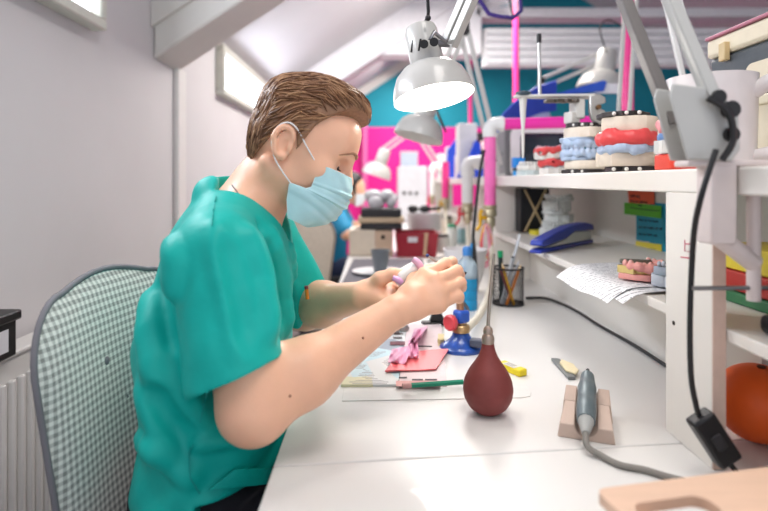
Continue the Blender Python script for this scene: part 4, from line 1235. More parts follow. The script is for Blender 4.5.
# denture and spatula in the hands
dn = thing('denture', 'white denture cast with pink gum held between the hands', 'denture', P(405, 276, 1.04))
cast_m = mat('cast_white', '#e9e4e0', .5)
m = MB()
pts = []
for t_ in np.linspace(-2.2, 2.2, 15): pts.append(P(408, 272, 1.03) + V((.020*math.cos(t_)-.004, .016*math.sin(t_), .012*math.cos(t_))))
m.tube(pts, .0085, 10, smooth=3); m.build('cast', cast_m, dn)
MB().tube([P(397, 284, 1.01), P(406, 275, 1.01), P(415, 268, 1.015), P(420, 264, 1.02)], [.007, .009, .008, .006], 10, smooth=4).build('plaster_rim', cast_m, dn)
MB().tube([P(413, 259, 1.012), P(418, 263, 1.01), P(422, 270, 1.01), P(424, 276, 1.012)], [.0055, .007, .0065, .005], 10, smooth=4).build('gum', mat('gum_pink', '#eab4d0', .35), dn)
MB().tube([P(393, 278, 1.005), P(398, 280, 1.003), P(402, 283, 1.003)], [.005, .006, .005], 10, smooth=3).build('gum', mat('gum_mauve', '#dba9dc', .35), dn)
sp_ = thing('spatula', 'thin steel wax spatula with dark tip held in the raised hand', 'spatula', P(445, 267, 1.05))
MB().tube([P(428, 256, 1.05), P(436, 261, 1.05), P(446, 267, 1.045), P(458, 276, 1.04)], [.0022, .003, .0032, .003], 10, smooth=3).build('shaft', mat('shaft_steel', '#b9b3ac', .3, .7), sp_)
MB().tube([P(458, 276, 1.04), P(462, 279, 1.04), P(466, 272, 1.04)], [.0032, .003, .002], 8).build('burnt_tip', blk, sp_)
MB().sph(P(427.5, 255.5, 1.05), .0035, 10).build('blue_end', mat('end_blue', '#3b4e86', .4), sp_)

# electric handpiece in its rest
hp = thing('handpiece_rest', 'beige plastic rest cradling the grey handpiece on the bench', 'rest', bp(590, 425))
rest = mat('rest_beige', '#c9b2a4', .5, var=.04)
ca = bp(586, 441); cb_ = bp(588, 398)
ax = (cb_ - ca).normalized(); sd = V((ax.y, -ax.x, 0))
def HPp(u, v, w): return ca + ax*u + sd*v + V((0, 0, w))
def rest_block(u0, u1, wd0, wd1, h0, h1):
    m = MB(); n = 11; rows = []
    for u, wd, h in ((u0, wd0, h0), (u1, wd1, h1)):
        r_ = [HPp(u, -wd, 0), HPp(u, -wd*.92, h)]
        for k in range(n):
            a = math.pi*k/(n-1); r_.append(HPp(u, -.017*math.cos(a), h - .017*math.sin(a)))
        r_ += [HPp(u, wd*.92, h), HPp(u, wd, 0)]
        rows.append(r_)
    K = len(rows[0]); vs = rows[0] + rows[1]; fs_ = [(k, k+1, K+k+1, K+k) for k in range(K-1)] + [(K-1, 0, K, 2*K-1), tuple(range(K)), tuple(range(2*K-1, K-1, -1))]
    m.add(vs, fs_); return m
rest_block(.0, .062, .042, .037, .022, .036).build('front_cradle', rest, hp, bevel=.0015)
rest_block(.078, .115, .040, .038, .030, .044).build('rear_cradle', rest, hp, bevel=.0015)
rest_block(.058, .082, .034, .034, .018, .02).build('bridge', rest, hp)
hd_ = thing('handpiece', 'grey electric dental handpiece lying in the beige rest', 'handpiece', HPp(.06, 0, .03))
grey = mat('handpiece_grey', '#66747a', .4, .25, var=.05)
a0 = HPp(-.004, 0, .030); a1 = HPp(.158, 0, .060); dx = (a1 - a0)
def seg_(t0, t1, *rr): return [(r_, (t0 + (t1-t0)*i/(len(rr)-1))*dx.length) for i, r_ in enumerate(rr)]
MB().lathe([(0, .02*dx.length)] + seg_(.02, .30, .0135, .0155, .0158) + seg_(.31, .62, .0150, .0150, .0150) + seg_(.63, .86, .0142, .0125, .0112) + [(0, .86*dx.length)], a0, dx, 24).build('barrel', grey, hd_)
MB().lathe([(0, .86*dx.length)] + seg_(.86, .90, .0085, .0075) + [(0, .90*dx.length)], a0, dx, 16).build('chuck', mat('chuck_dark', '#2e3437', .35, .4), hd_)
MB().lathe([(.0018, .90*dx.length), (.0018, .99*dx.length), (.0035, .99*dx.length), (.001, 1.03*dx.length), (0, 1.03*dx.length)], a0, dx, 8).build('bur', steel, hd_)
MB().lathe([(0, -.17*dx.length), (.0055, -.17*dx.length), (.009, -.08*dx.length), (.0115, .01*dx.length), (.0125, .025*dx.length), (0, .025*dx.length)], a0, dx, 20).build('strain_relief', mat('relief_grey', '#a8aaa8', .45), hd_)
e0 = a0 - dx*.16
MB().tube([e0, e0 - dx*.12 + V((.003, 0, -.008)), bp(600, 455, .006), bp(620, 465, .005), bp(645, 470, .0048), bp(672, 478, .0048), bp(720, 489, .0048)], .0046, 10, smooth=6).build('cord', mat('cord_grey', '#84807a', .5), hd_)
# small comb-like gauge with a cream scrap
gg = thing('shade_gauge', 'small grey notched gauge with a cream scrap lying behind the handpiece', 'gauge', bp(567, 369))
a, b = bp(556, 361), bp(577, 384); d = (b-a); an = math.atan2(d.y, d.x)
M_ = T((a+b)/2 + V((0, 0, .004))) @ RZ(an)
m = MB().box((-.07, -.011, -.003), (.05, .004, .003), M_)
for k in range(14): m.box((-.066+.008*k, .004, -.003), (-.062+.008*k, .007, .003), M_)
m.build('gauge_bar', mat('gauge_grey', '#7b7f80', .4, .4), gg, bevel=.0006)
o = MB().prism([(-.05, .006), (-.02, .022), (.02, .020), (.04, .008), (.02, -.006), (-.03, -.004)], .003, .007, M_)
o.build('cream_scrap', mat('scrap_cream', '#e0d2ac', .6, var=.08, scale=80), gg, bevel=.001)
# black cable across the bench to the shelf foot
o = MB().tube([bp(526, 298, .004), bp(545, 298, .004), bp(562, 304, .004), bp(580, 313, .004), bp(600, 326, .004), bp(627, 341, .004), bp(645, 352, .004), bp(668, 367, .004), bp(720, 400, .004)], .0042, 8, smooth=5)
tag(o.build('power_cable', black_c), 'black cable lying along the bench from the pen cup to the upright board', 'cable')
# inline switch on its lead
sw = thing('cord_switch', 'black inline cord switch hanging in front of the upright board', 'switch', P(713, 440, .745))
M_ = T(P(713.5, 439, .745)) @ Matrix.Rotation(math.radians(33), 4, 'Y') @ Matrix.Rotation(math.radians(-20), 4, 'X')
M_ = T(P(713.5, 438, .745)) @ Matrix.Rotation(math.radians(-33), 4, 'Y')
MB().box((-.0165, -.012, -.036), (.0165, .012, .036), M_).build('case', blk, sw, bevel=.004)
MB().prism(rect_round(.014, .022, .004), .0118, .0145, M_ @ Matrix.Rotation(math.pi/2, 4, 'X')).build('rocker', mat('rocker', '#2b2b2f', .4), sw, bevel=.001)
top = M_ @ V((0, 0, .035)); bot = M_ @ V((0, 0, -.035))
MB().tube([P(716, 150, .695), P(703, 190, .69), P(695, 225, .715), P(692, 262, .74), P(690, 320, .745), P(691, 375, .745), P(696, 405, .745), top], .0036, 8, smooth=6).build('cord', black_c, sw)
MB().tube([bot, bot + (bot-top)*.15, V((bot.x+.02, bot.y-.015, z0+.006)), V((bot.x+.06, bot.y-.02, z0+.004)), V((.60, .72, z0+.004)), V((.72, .78, z0+.004))], .0036, 8, smooth=5).build('cord', black_c, sw)
# orange ball behind the upright
bl = thing('ball', 'orange ball resting on the bench behind the upright board', 'ball', (0, 0, 0))
rB = .060; q = P(757, 407, .86); q.z = z0 + rB; bl.location = (q.x, q.y, z0)
MB().sph(q, rB, 40, (1, 1, .97)).build('ball_body', mat('ball_orange', '#ff6a22', .45, var=.08, scale=12, bump=.05), bl)
MB().cyl(q + V((.0, -.01, rB*.94)), q + V((0, -.01, rB*.985)), .006).build('valve', mat('valve_dark', '#5a2a12', .6), bl)
# beige plywood stand in the near corner
ply = mat('plywood', '#dcb9a0', .6, var=.06, scale=9, stretch=(1, 8, 1))
ws = thing('wooden_stand', 'beige plywood stand with oblong hand slot on the near bench corner', 'stand', (.3, .48, z0))
zt_ = z0 + .095
out = [P(600, 487, .545), P(768, 463, .575), P(900, 440, .60)]
L0 = V((out[0].x, .548)); 
zt_ = .823
M_ = T((.233, .595, zt_)) @ RZ(math.radians(12))
slot = [(p[0]+.060, p[1]-.050) for p in rect_round(.085, .035, .014, 5)]
oo = rect_round(.34, .20, .012, 5); oo = [(p[0]+.17, p[1]-.10) for p in oo]
def plate_with_slot(oo, sl, z_0, z_1, M):
    bm = bmesh.new()
    def loop(pts): 
        vv = [bm.verts.new((p[0], p[1], z_1)) for p in pts]; return [bm.edges.new((vv[i], vv[(i+1) % len(vv)])) for i in range(len(vv))]
    es = loop(oo) + loop(sl)
    bmesh.ops.triangle_fill(bm, edges=es, use_beauty=True)
    ex = bmesh.ops.extrude_face_region(bm, geom=bm.faces[:])
    for v in ex['geom']:
        if isinstance(v, bmesh.types.BMVert): v.co.z = z_0
    bm.verts.index_update()
    vs = [M @ v.co for v in bm.verts]; fs_ = [tuple(v.index for v in f.verts) for f in bm.faces]
    bm.free(); return MB().add(vs, fs_)
plate_with_slot(oo, slot, -.012, 0, M_).build('top_plate', ply, ws, bevel=.0015)
for u in (.03, .30): MB().box((u, -.19, -.073), (u+.012, -.01, -.0122), M_).build('side_board', ply, ws)
# ================================================================ dental models
def d_outline(w, d, n=14):
    """horseshoe base outline: round front towards -Y, straight heel"""
    pts = []
    for k in range(n + 1):
        a = math.pi + math.pi*k/n; pts.append((w/2*math.cos(a), d*.62*math.sin(a)))
    return pts + [(w/2*.98, d*.25), (w/2*.62, d*.38), (-w/2*.62, d*.38), (-w/2*.98, d*.25)]
plaster = mat('plaster_cream', '#dccfbf', .7, var=.07, scale=60, bump=.1, bscale=120)
plaster_w = mat('plaster_white', '#e2e0da', .7, var=.04, scale=60)
gum_red = mat('gum_red', '#d8484a', .35, var=.08, scale=60)
gum_pink2 = mat('gum_rose', '#d98a8e', .4, var=.08, scale=60)
blue_st = mat('stone_blue', '#a9bbd4', .55, var=.06, scale=60)
plate_d = mat('plate_dark', '#2c2728', .5, var=.1)
def jaw(label, c, w, d, rz, up, layers, group=None, tooth=None, gum=None, tilt=0, dots=False, gh=.012, ts=1.0):
    """half a plaster model: layers is a list of (name, height, material, scale) from the mounting side to the teeth"""
    t = thing('dental_model', label, 'dental model', c, group)
    M_ = T(c) @ RZ(rz) @ Matrix.Rotation(tilt, 4, 'X')
    if not up: M_ = M_ @ Matrix.Diagonal((1, 1, -1, 1))
    z = 0
    for nm, h, m, s in layers:
        n = 3; ol = d_outline(w*s, d*s)
        mb = MB(); rows = []
        jit = rng.normal(0, .003, (len(ol), 2)) + rng.normal(0, .004, 2); tl = rng.normal(0, .05, 2)
        rows = [[V((p[0]*q + jit[i][0], p[1]*q + jit[i][1], z + h*tt + (p[0]*tl[0] + p[1]*tl[1])*(.2 < tt < .999)*(nm != 'mounting_plate'))) for i, p in enumerate(ol)] for tt, q in ((0, .96), (.12, 1.0), (.88, .995), (1, .95))]
        K = len(ol); vs = [M_ @ p for r_ in rows for p in r_]
        fs_ = [(i*K+k, i*K+(k+1) % K, (i+1)*K+(k+1) % K, (i+1)*K+k) for i in range(3) for k in range(K)] + [tuple(range(K-1, -1, -1)), tuple(range(3*K, 4*K))]
        mb.add(vs, fs_, True); o = mb.build(nm, m, t)
        if dots and nm == 'mounting_plate':
            for k in (-1, 0, 1):
                a = math.radians(-90 + 28*k); MB().sph(M_ @ V((w*.5*s*math.cos(a), d*.62*s*math.sin(a), z+h*.5)), .0042, 10).build('retention_dot', plaster_w, o)
        z += h
    # ridge of gum and the row of teeth, built as one lumpy arch
    lo_, hi_ = (-w*.6, -d*.75, z-.012), (w*.6, d*.45, z+.034)
    def to_world(v):
        A = np.array(M_)[:3, :3]; return v @ A.T + np.array(M_)[:3, 3]
    angs = np.linspace(math.pi*.95, math.pi*2.05, 13)
    rs_ = np.random.default_rng(int(abs(c[0]*9e3 + c[2]*7e3)))
    if gum is not None:
        fg = Field(lo_, hi_, .0032)
        for a0_, a1_ in zip(angs, angs[1:]):
            p, q = [np.array((w*.435*math.cos(a), d*.57*math.sin(a), z + gh*.4 + rs_.uniform(-.003, .004))) for a in (a0_, a1_)]
            fg.cap(p, q, gh*.62, gh*.62, .008)
        for k_ in range(10):
            a = rs_.uniform(math.pi, 2*math.pi); fg.ell((w*.46*math.cos(a), d*.6*math.sin(a), z + rs_.uniform(-.006, gh*.8)), (rs_.uniform(.006, .011),)*3, .007)
        fg.mesh('gum', gum, t, post=to_world)
    if tooth is not None:
        for k, a in enumerate(angs):
            p = M_ @ V((w*.445*math.cos(a), d*.585*math.sin(a), z + (gh if gum is not None else .006) + rs_.uniform(-.0015, .0015))); r_ = ts*w*.062*(1.15 if k in (0, 1, 11, 12) else .95)
            MB().sph(p, r_, 10, (1, .8, 1.3), M=RZ(rz+a+math.pi/2).to_3x3()).build('tooth', tooth, t)
    return t
def at_shelf(x, X, z=ST+.0006):
    Y = X*F_PX/(x-CX); return V((X, Y, z))
# stack with red gum, in front
c = at_shelf(627, .535)
jaw('lower half of the red-gummed dental model, cream base on a pale and dark plate', c, .112, .10, math.radians(-25), True,
    [('mounting_plate', .012, plate_d, .92), ('plaster_base', .032, plaster, 1.0)], tooth=blue_st, gum=blue_st, dots=True, gh=.010)
jaw('upper half of the red-gummed dental model, topped by a dark dotted plate', c + V((0, 0, .126)), .112, .10, math.radians(-25), False,
    [('mounting_plate', .011, plate_d, .9), ('plaster_base', .036, plaster, 1.0)], tooth=mat('stone_grey', '#b9c2d0', .5), gum=gum_red, dots=True, gh=.022)
# stack with blue stone teeth
c = at_shelf(583, .545)
jaw('lower half of the pale blue dental model, on a dark dotted plate', c, .106, .095, math.radians(-22), True,
    [('mounting_plate', .012, plate_d, .95), ('plaster_base', .022, plaster, 1.0), ('stone_arch', .014, blue_st, .93)], tooth=mat('stone_blue_pale', '#b7c6dc', .5), gum=blue_st, dots=True, gh=.008, ts=1.25)
jaw('upper half of the pale blue dental model, under a dark dotted plate', c + V((0, 0, .131)), .106, .095, math.radians(-22), False,
    [('mounting_plate', .012, plate_d, .85), ('plaster_base', .026, plaster, 1.0), ('stone_arch', .012, blue_st, .94)], tooth=mat('stone_blue_pale', '#b7c6dc', .5), gum=blue_st, dots=True, gh=.008, ts=1.25)
# small white models with red gums beside
c = at_shelf(553, .56)
jaw('flat white dental model with red gum next to the pale blue model', c, .085, .075, math.radians(-20), True, [('plaster_base', .022, plaster_w, 1.05), ('stone_arch', .010, mat('stone_ice', '#c3d6e0', .5), .95)], tooth=None, gum=gum_red, gh=.013)
jaw('white dental model with red and mauve gum perched upon the flat white one', c + V((-.008, .0, .053)), .085, .075, math.radians(-50), True, [('plaster_base', .024, plaster_w, 1.0)], tooth=mat('tooth_mauve', '#b48a9a', .4), gum=gum_red, gh=.010, tilt=.12)
c = at_shelf(531, .555)
jaw('flat pale ice-blue dental model between the bright blue box and the white models', c, .085, .07, math.radians(-30), True, [('plaster_base', .020, mat('stone_pale', '#c9d6d6', .6), 1.0), ('stone_arch', .018, plaster_w, .93)], tooth=plaster_w)
# little blue boxes
c = at_shelf(519, .53)
b1 = thing('small_box', 'little light blue round box with dark lid on the shelf below the pointed rod', 'box', c)
MB().lathe([(0, 0), (.022, 0), (.023, .003), (.023, .018), (0, .018)], c, (0,0,1), 24).build('box_body', mat('box_blue', '#2f9be0', .4), b1)
MB().lathe([(0, .018), (.024, .018), (.024, .026), (.020, .029), (0, .029)], c, (0,0,1), 24).build('lid', mat('lid_slate', '#46555e', .4), b1)
o = MB().cbox(c + V((.0, .012, .029+.020)), (.040, .03, .038), .2); tag(o.build('blue_cube', mat('cube_blue', '#1f8fe6', .35), bevel=.003), 'bright blue plastic cube standing upon the little round box', 'box')

# articulator: bar with pointed rod, upright pin and clamp
Ya = 1.47
ar = thing('articulator', 'chrome dental articulator arm with upright pin lying over the models', 'articulator', P(560, 120, Ya))
chrome = mat('chrome_dull', '#c3c1bd', .3, .75)
white_mt = mat('enamel_white', '#d5d3ce', .35)
m = MB()
m.prism([(P(514, 0, Ya).x, -.012), (P(541, 0, Ya).x, -.02), (P(592, 0, Ya).x, -.03), (P(592, 0, Ya).x, .03), (P(541, 0, Ya).x, .02), (P(514, 0, Ya).x, .012)], 0, .0075, T((0, Ya, P(0, 98, Ya).z)))
m.build('arm_plate', white_mt, ar, bevel=.002)
MB().lathe([(.0115, .004), (.0115, 0), (.0095, -.01), (.0065, -.055), (.0045, -.075), (.0035, -.14), (.002, -.158), (0, -.158)], P(523, 98, Ya), (0, 0, 1), 16).build('pointed_rod', white_mt, ar)
MB().lathe([(0, 0), (.019, 0), (.021, .004), (.019, .010), (.010, .012), (0, .012)], P(523, 96, Ya), (0, 0, 1), 20).build('thumb_screw', mat('slate_knob', '#3b4a54', .4), ar)
MB().cyl(P(540, 97, Ya), P(539, 42, Ya), .0045).build('pin', chrome, ar)
MB().cyl(P(539, 43, Ya), P(539, 34, Ya), .0062).build('pin_cap', dark_p, ar)
for k in range(4):
    a = P(549 + 8*k, 101, Ya - .02); MB().cbox(a, (.020, .03, .009), .3*k).build('screw_block', mat('block_brown', '#5e564f', .4, .4), ar, bevel=.002)
MB().cbox(P(577, 110, Ya), (.026, .05, .05)).build('hinge_block', white_mt, ar, bevel=.004)
hook = [(-.014, .032), (.012, .034), (.026, .026), (.028, .012), (.014, .008), (.010, -.002), (.024, -.008), (.030, -.022), (.022, -.042), (.006, -.046), (-.010, -.030), (-.014, -.008)]
c0 = P(590, 109, Ya)
MB().prism(hook, -.007, .007, Matrix(((1,0,0,c0.x),(0,0,1,c0.y-.03),(0,1,0,c0.z),(0,0,0,1)))).build('hook_plate', chrome, ar, bevel=.003)
MB().cyl(c0 + V((.006, -.045, .0)), c0 + V((.006, -.02, .0)), .006).build('screw', mat('screw_bronze', '#7a5a3c', .4, .6), ar)
MB().cbox(P(572, 118, Ya-.01), (.03, .03, .03), .4).build('foot', white_mt, ar, bevel=.003)
# red dish with a white model, at the bracket
c = V((.504, .92, ST))
rd = thing('dish', 'flat red plastic dish on the shelf behind the lamp bracket', 'dish', c)
MB().prism(rect_round(.066, .066, .012), 0, .026, T(c)).build('tray', mat('dish_red', '#e2432f', .35), rd, bevel=.003)
jaw('white dental model with blue stripe standing on the red dish', c + V((-.004, 0, .027)), .058, .056, math.radians(-40), True, [('plaster_base', .022, plaster_w, 1.0), ('blue_stripe', .010, mat('stripe_blue', '#7ba2d8', .5), .97), ('stone_arch', .012, plaster_w, .96)], gum=gum_pink2, tooth=plaster_w, gh=.008)
# white jug with a big handle
c = V((.606, 1.01, ST))
jg = thing('jug', 'big white jug with large handle on the shelf behind the lamp bracket', 'jug', c)
mug = mat('mug_white', '#dcd7d6', .3, coat=.3)
MB().lathe([(0, 0), (.064, 0), (.069, .004), (.072, .15), (.073, .168), (.0705, .168), (.069, .15), (.066, .008), (0, .006)], c, (0, 0, 1), 40).build('body', mug, jg)
hd2 = V((.66, -.75, 0)).normalized()
MB().tube([c + hd2*.066 + V((0,0,.135)), c + hd2*.10 + V((0,0,.152)), c + hd2*.138 + V((0,0,.13)), c + hd2*.146 + V((0,0,.085)), c + hd2*.125 + V((0,0,.04)), c + hd2*.066 + V((0,0,.024))], [.013, .014, .0145, .0145, .0135, .012], 12, smooth=6).build('handle', mug, jg)
# grey toolbox with cream lid on a white storage box
wbx = thing('storage_box', 'cream storage box under the grey toolbox at the shelf end', 'box', (.80, 1.05, ST))
MB().box((.765, .82, ST), (.93, 1.25, ST+.138)).build('body', mat('box_cream', '#d8d0bb', .5), wbx, bevel=.006)
MB().box((.759, .814, ST+.132), (.936, 1.256, ST+.153)).build('lid', mat('box_cream2', '#cdc5ae', .5), wbx, bevel=.004)
for yy in (.9, 1.13): MB().box((.751, yy, ST+.10), (.7645, yy+.03, ST+.145)).build('latch', mat('latch_gold', '#c3a04a', .4), wbx, bevel=.002)
tb = thing('toolbox', 'dark grey toolbox with cream lid and clasps stacked on the cream storage box', 'toolbox', (.83, 1.02, ST+.179))
zt0 = ST + .1535
tg = mat('case_grey', '#4a5157', .5, var=.1, scale=70)
MB().box((.765, .74, zt0), (1.0, 1.28, zt0+.105)).build('body', tg, tb, bevel=.008)
MB().prism(rect_round(.11, .045, .02), 0, .004, T((.7635, 1.10, zt0+.045)) @ Matrix.Rotation(math.pi/2, 4, 'Z') @ Matrix.Rotation(math.pi/2, 4, 'X')).build('side_window', mat('case_cream', '#ddd2ba', .5), tb)
MB().box((.76, .735, zt0+.106), (1.005, 1.285, zt0+.148)).build('lid', mat('case_cream', '#ddd2ba', .5), tb, bevel=.008)
MB().box((.758, .733, zt0+.1485), (1.007, 1.287, zt0+.156)).build('lid_edge', mat('case_rose', '#b06d80', .5), tb, bevel=.002)
for yy in (.86, 1.02, 1.2): MB().box((.7485, yy, zt0+.088), (.7615, yy+.022, zt0+.128)).build('clasp', mat('clasp_tan', '#c9b184', .4), tb, bevel=.002)
rk = thing('basket', 'small red openwork basket on the shelf beside the toolbox', 'basket', (.62, .72, ST))
# white-framed device with a dark window
Yd = 2.36
dv = thing('cabinet_unit', 'grey and white box unit with dark glass front below the hot pink pipe', 'dust cabinet', (.58, Yd, ST))
xa, xb = .55, .86
za = ST; zb = P(0, 128, Yd).z
MB().box((xa+.0, Yd+.01, za), (xb, Yd+.24, zb)).build('body', mat('unit_grey', '#77797e', .5), dv, bevel=.012)
pts = rect_round(xb-xa-.02, zb-za, .03); inn = [(p[0]+.008, p[1]-.0) for p in rect_round(xb-xa-.085, zb-za-.045, .022)]
Mx = Matrix(((1,0,0,(xa+xb)/2+.01),(0,0,1,Yd),(0,1,0,(za+zb)/2),(0,0,0,1)))
plate_with_slot(pts, inn, -.012, .008, Mx).build('front_frame', mat('unit_white', '#dddfe0', .35), dv, bevel=.003)
MB().box((xa+.05, Yd+.001, za+.02), (xb-.03, Yd+.008, zb-.02)).build('dark_glass', mat('glass_dark', '#1d2733', .12, var=.3, scale=30, spec=.6), dv)
MB().sph((xa+.004, Yd+.06, za+.10), .007, 10).build('knob', dark_p, dv)
# blue hood and its white skirt, behind the pipe
Yh = 2.75
bh = thing('visor_hood', 'curved blue plastic hood with pale lower half standing behind the pink pipe', 'hood', P(530, 178, Yh))
m = MB(); rows = []; pts_out = [(484, 144), (492, 130), (503, 113), (518, 98), (535, 87), (556, 80)]
pts_in = [(500, 150), (507, 139), (515, 127), (527, 117), (540, 112), (556, 110)]
for f_ in np.linspace(0, 1, 5):
    rows.append([P(a[0]*(1-f_)+b[0]*f_, a[1]*(1-f_)+b[1]*f_, Yh + .10*f_) for a, b in zip(pts_out, pts_in)])
m.grid(rows, .008); m.build('hood_shell', mat('hood_blue', '#3f55c8', .35), bh)
MB().box((P(512, 0, Yh).x, Yh+.10, ST), (P(556, 0, Yh).x, Yh+.13, P(0, 108, Yh).z)).build('skirt', mat('hood_pale', '#b9bfe2', .4), bh, bevel=.004)
# blue strip sign and white strip
Ys = 2.6
o = MB().add([P(548, 96, Ys), P(604, 91, Ys), P(607, 82, Ys), P(604, 80, Ys), P(575, 88, Ys)] + [p + V((0, .02, 0)) for p in (P(548, 96, Ys), P(604, 91, Ys), P(607, 82, Ys), P(604, 80, Ys), P(575, 88, Ys))],
             [(0,1,2,3,4), (9,8,7,6,5)] + [(i, (i+1) % 5, 5+(i+1) % 5, 5+i) for i in range(5)])
fl_ = thing('file_tray', 'blue and white slanted document tray above the models beside the magenta pipe', 'tray', P(590, 178, Ys))
o.build('tray_side', mat('tray_blue', '#1f55c8', .35), fl_)
MB().box((P(596, 0, Ys).x, Ys+.01, P(0, 93, Ys).z), (P(630, 0, Ys).x, Ys+.05, P(0, 83, Ys).z)).build('tray_back', mat('tray_white', '#eceef0', .4), fl_)
MB().box((P(575, 0, Ys).x, Ys+.021, ST), (P(620, 0, Ys).x, Ys+.06, P(0, 92, Ys).z)).build('stand', mat('tray_teal', '#2b7f93', .5), fl_)
# blue wedge stand with white slab
Yw = 3.1
fs1 = thing('file_box', 'white slab file box with blue triangular cut front behind the pink pipe', 'file box', P(468, 178, Yw))
MB().box((P(459, 0, Yw).x+.01, Yw+.06, ST), (P(479, 0, Yw).x, Yw+.20, P(0, 122, Yw).z)).build('white_slab', mat('slab_white', '#dedcd8', .5), fs1, bevel=.003)
MB().prism([(P(457, 0, Yw).x, ST), (P(492, 0, Yw).x, ST), (P(492, 0, Yw).x, P(0, 168, Yw).z), (P(480, 0, Yw).x, P(0, 164, Yw).z), (P(481, 0, Yw).x, P(0, 145, Yw).z), (P(476, 0, Yw).x, P(0, 140, Yw).z), (P(468, 0, Yw).x, P(0, 160, Yw).z)], 0, .05,
   Matrix(((1,0,0,0),(0,0,1,Yw),(0,1,0,0),(0,0,0,1)))).build('blue_front', mat('blue_card', '#1f46c4', .4), fs1, bevel=.002)
Yw = 3.7
fs2 = thing('file_box', 'smaller blue and white file box farther along the shelf behind the slim magenta pipe', 'file box', P(446, 178, Yw))
MB().box((P(441, 0, Yw).x+.05, Yw+.06, ST), (P(459, 0, Yw).x, Yw+.2, P(0, 146, Yw).z)).build('white_slab', mat('slab_white', '#dedcd8'), fs2, bevel=.003)
MB().prism([(P(447, 0, Yw).x, ST), (P(458, 0, Yw).x, ST), (P(459, 0, Yw).x, P(0, 135, Yw).z), (P(448, 0, Yw).x, P(0, 150, Yw).z)], 0, .05, Matrix(((1,0,0,0),(0,0,1,Yw),(0,1,0,0),(0,0,0,1)))).build('blue_front', mat('blue_card', '#1f46c4'), fs2)
o = MB().lathe([(0, 0), (.045, 0), (.05, .01), (.05, .09), (.03, .13), (.02, .15), (0, .15)], V((.56, 4.05, ST)), (0, 0, 1), 20); tag(o.build('plastic_bottle', plaster_w), 'white plastic bottle on the shelf behind the second file box', 'bottle')
o = MB().sph(V((1.05, 3.35, ST+.07)), .07, 20, (.8, .8, 1)); o.cyl(V((1.05, 3.35, ST+.12)), V((1.05, 3.35, ST+.19)), .05)
o = MB().lathe([(0, 0), (.06, 0), (.07, .02), (.075, .10), (.06, .18), (.05, .19), (.05, .26), (.062, .27), (.062, .33), (.045, .345), (0, .345)], V((.86, 2.95, ST)), (0, 0, 1), 24)
tag(o.build('canister', mat('canister_grey', '#cfd0d2', .35)), 'pale grey canister with stepped lid on the shelf behind the articulator', 'canister')
# purple rimmed visor hanging at the top
vz = thing('face_visor', 'clear face visor with purple rim hanging high by the magenta pipe', 'visor', P(500, 8, 1.9))
ring = [(470, -10), (481, 2), (489, 14), (500, 16.5), (513, 18), (521, 11), (519, -12), (500, -30), (480, -28)]
pr_ = [P(x, y, 1.9 + .0006*(x-470)) for x, y in ring]
MB().tube(pr_ + [pr_[0]], .0075, 8).build('rim', mat('rim_purple', '#3d2a78', .35), vz)
cm = sum(pr_, V((0, 0, 0)))/len(pr_) + V((0, -.03, 0))
m = MB(); m.add([cm] + pr_, [(0, 1+i, 1+(i+1) % len(pr_)) for i in range(len(pr_))], True); 
m.build('clear_shield', mat('clear_plastic', '#e6dfe6', .1, trans=.75, alpha=.55), vz)
MB().tube([P(513, 16, 1.93), P(507, 0, 1.95), P(505, -60, 2.0), V((P(505, -60, 2.0).x, 2.0, 2.35)), V((P(505, -60, 2.0).x, 2.3, 2.62))], .004, 6).build('strap', dark_p, vz)

# ================================================================ lower shelf
def ls(x, y, X=None):
    """a point on the lower shelf's top seen at pixel x, y"""
    Y = (EYE-LT)*F_PX/(y-CY); return V(((x-CX)*Y/F_PX, Y, LT+.0006))
# stapler
a, b = ls(533, 254), ls(588, 243)
a.x += .005
stp = thing('stapler', 'blue and white stapler lying on the lower shelf', 'stapler', (a+b)/2)
d = (b-a); an = math.atan2(d.y, d.x); ln = d.length
M_ = T(a + V((0, 0, .0008))) @ RZ(an)
bl_ = mat('stapler_blue', '#22369c', .35)
def side_prism(pts, w0, w1): return MB().prism(pts, w0, w1, M_ @ Matrix.Rotation(math.pi/2, 4, 'X'))
side_prism([(0, 0), (ln, 0), (ln, .012), (.02, .012), (0, .008)], -.018, .018).build('foot', bl_, stp, bevel=.003)
side_prism([(.10*ln, .013), (.98*ln, .013), (1.0*ln, .040), (.62*ln, .046), (.45*ln, .028)], -.014, .014).build('magazine', mat('stapler_white', '#cfd0cc', .35), stp, bevel=.002)
side_prism([(.01*ln, .022), (.03*ln, .036), (.25*ln, .052), (.55*ln, .066), (.85*ln, .070), (.99*ln, .062), (1.02*ln, .043), (.62*ln, .047), (.45*ln, .030), (.08*ln, .018)], -.019, .019).build('cover', bl_, stp, bevel=.004)
# black box with crossed cream bands
c = ls(535, 233)
kb = thing('storage_box', 'tall black box bound with crossed cream bands on the lower shelf', 'box', c)
wK, hK, dK = .115, P(0, 187, c.y).z - LT - .003, .10
hK = min(hK, SB-LT-.012)
MB().box((c.x-wK/2, c.y, LT+.0006), (c.x+wK/2, c.y+dK, LT+hK)).build('body', mat('box_black', '#191a20', .45, var=.15), kb, bevel=.004)
cr_m = mat('band_cream', '#cdb68c', .6)
for s in (-1, 1): MB().tube([V((c.x-s*wK*.36, c.y-.004, LT+.006)), V((c.x+s*wK*.36, c.y-.004, LT+hK-.004))], .0042, 6).build('band', cr_m, kb)
o = MB().prism(rect_round(.13, .06, .015), 0, .016, T(c + V((.03, -.06, 0))) @ RZ(.2)); tag(o.build('sponge', mat('sponge_yellow', '#d8c93a', .8, var=.15, scale=90)), 'flat yellow sponge before the banded black box', 'sponge')
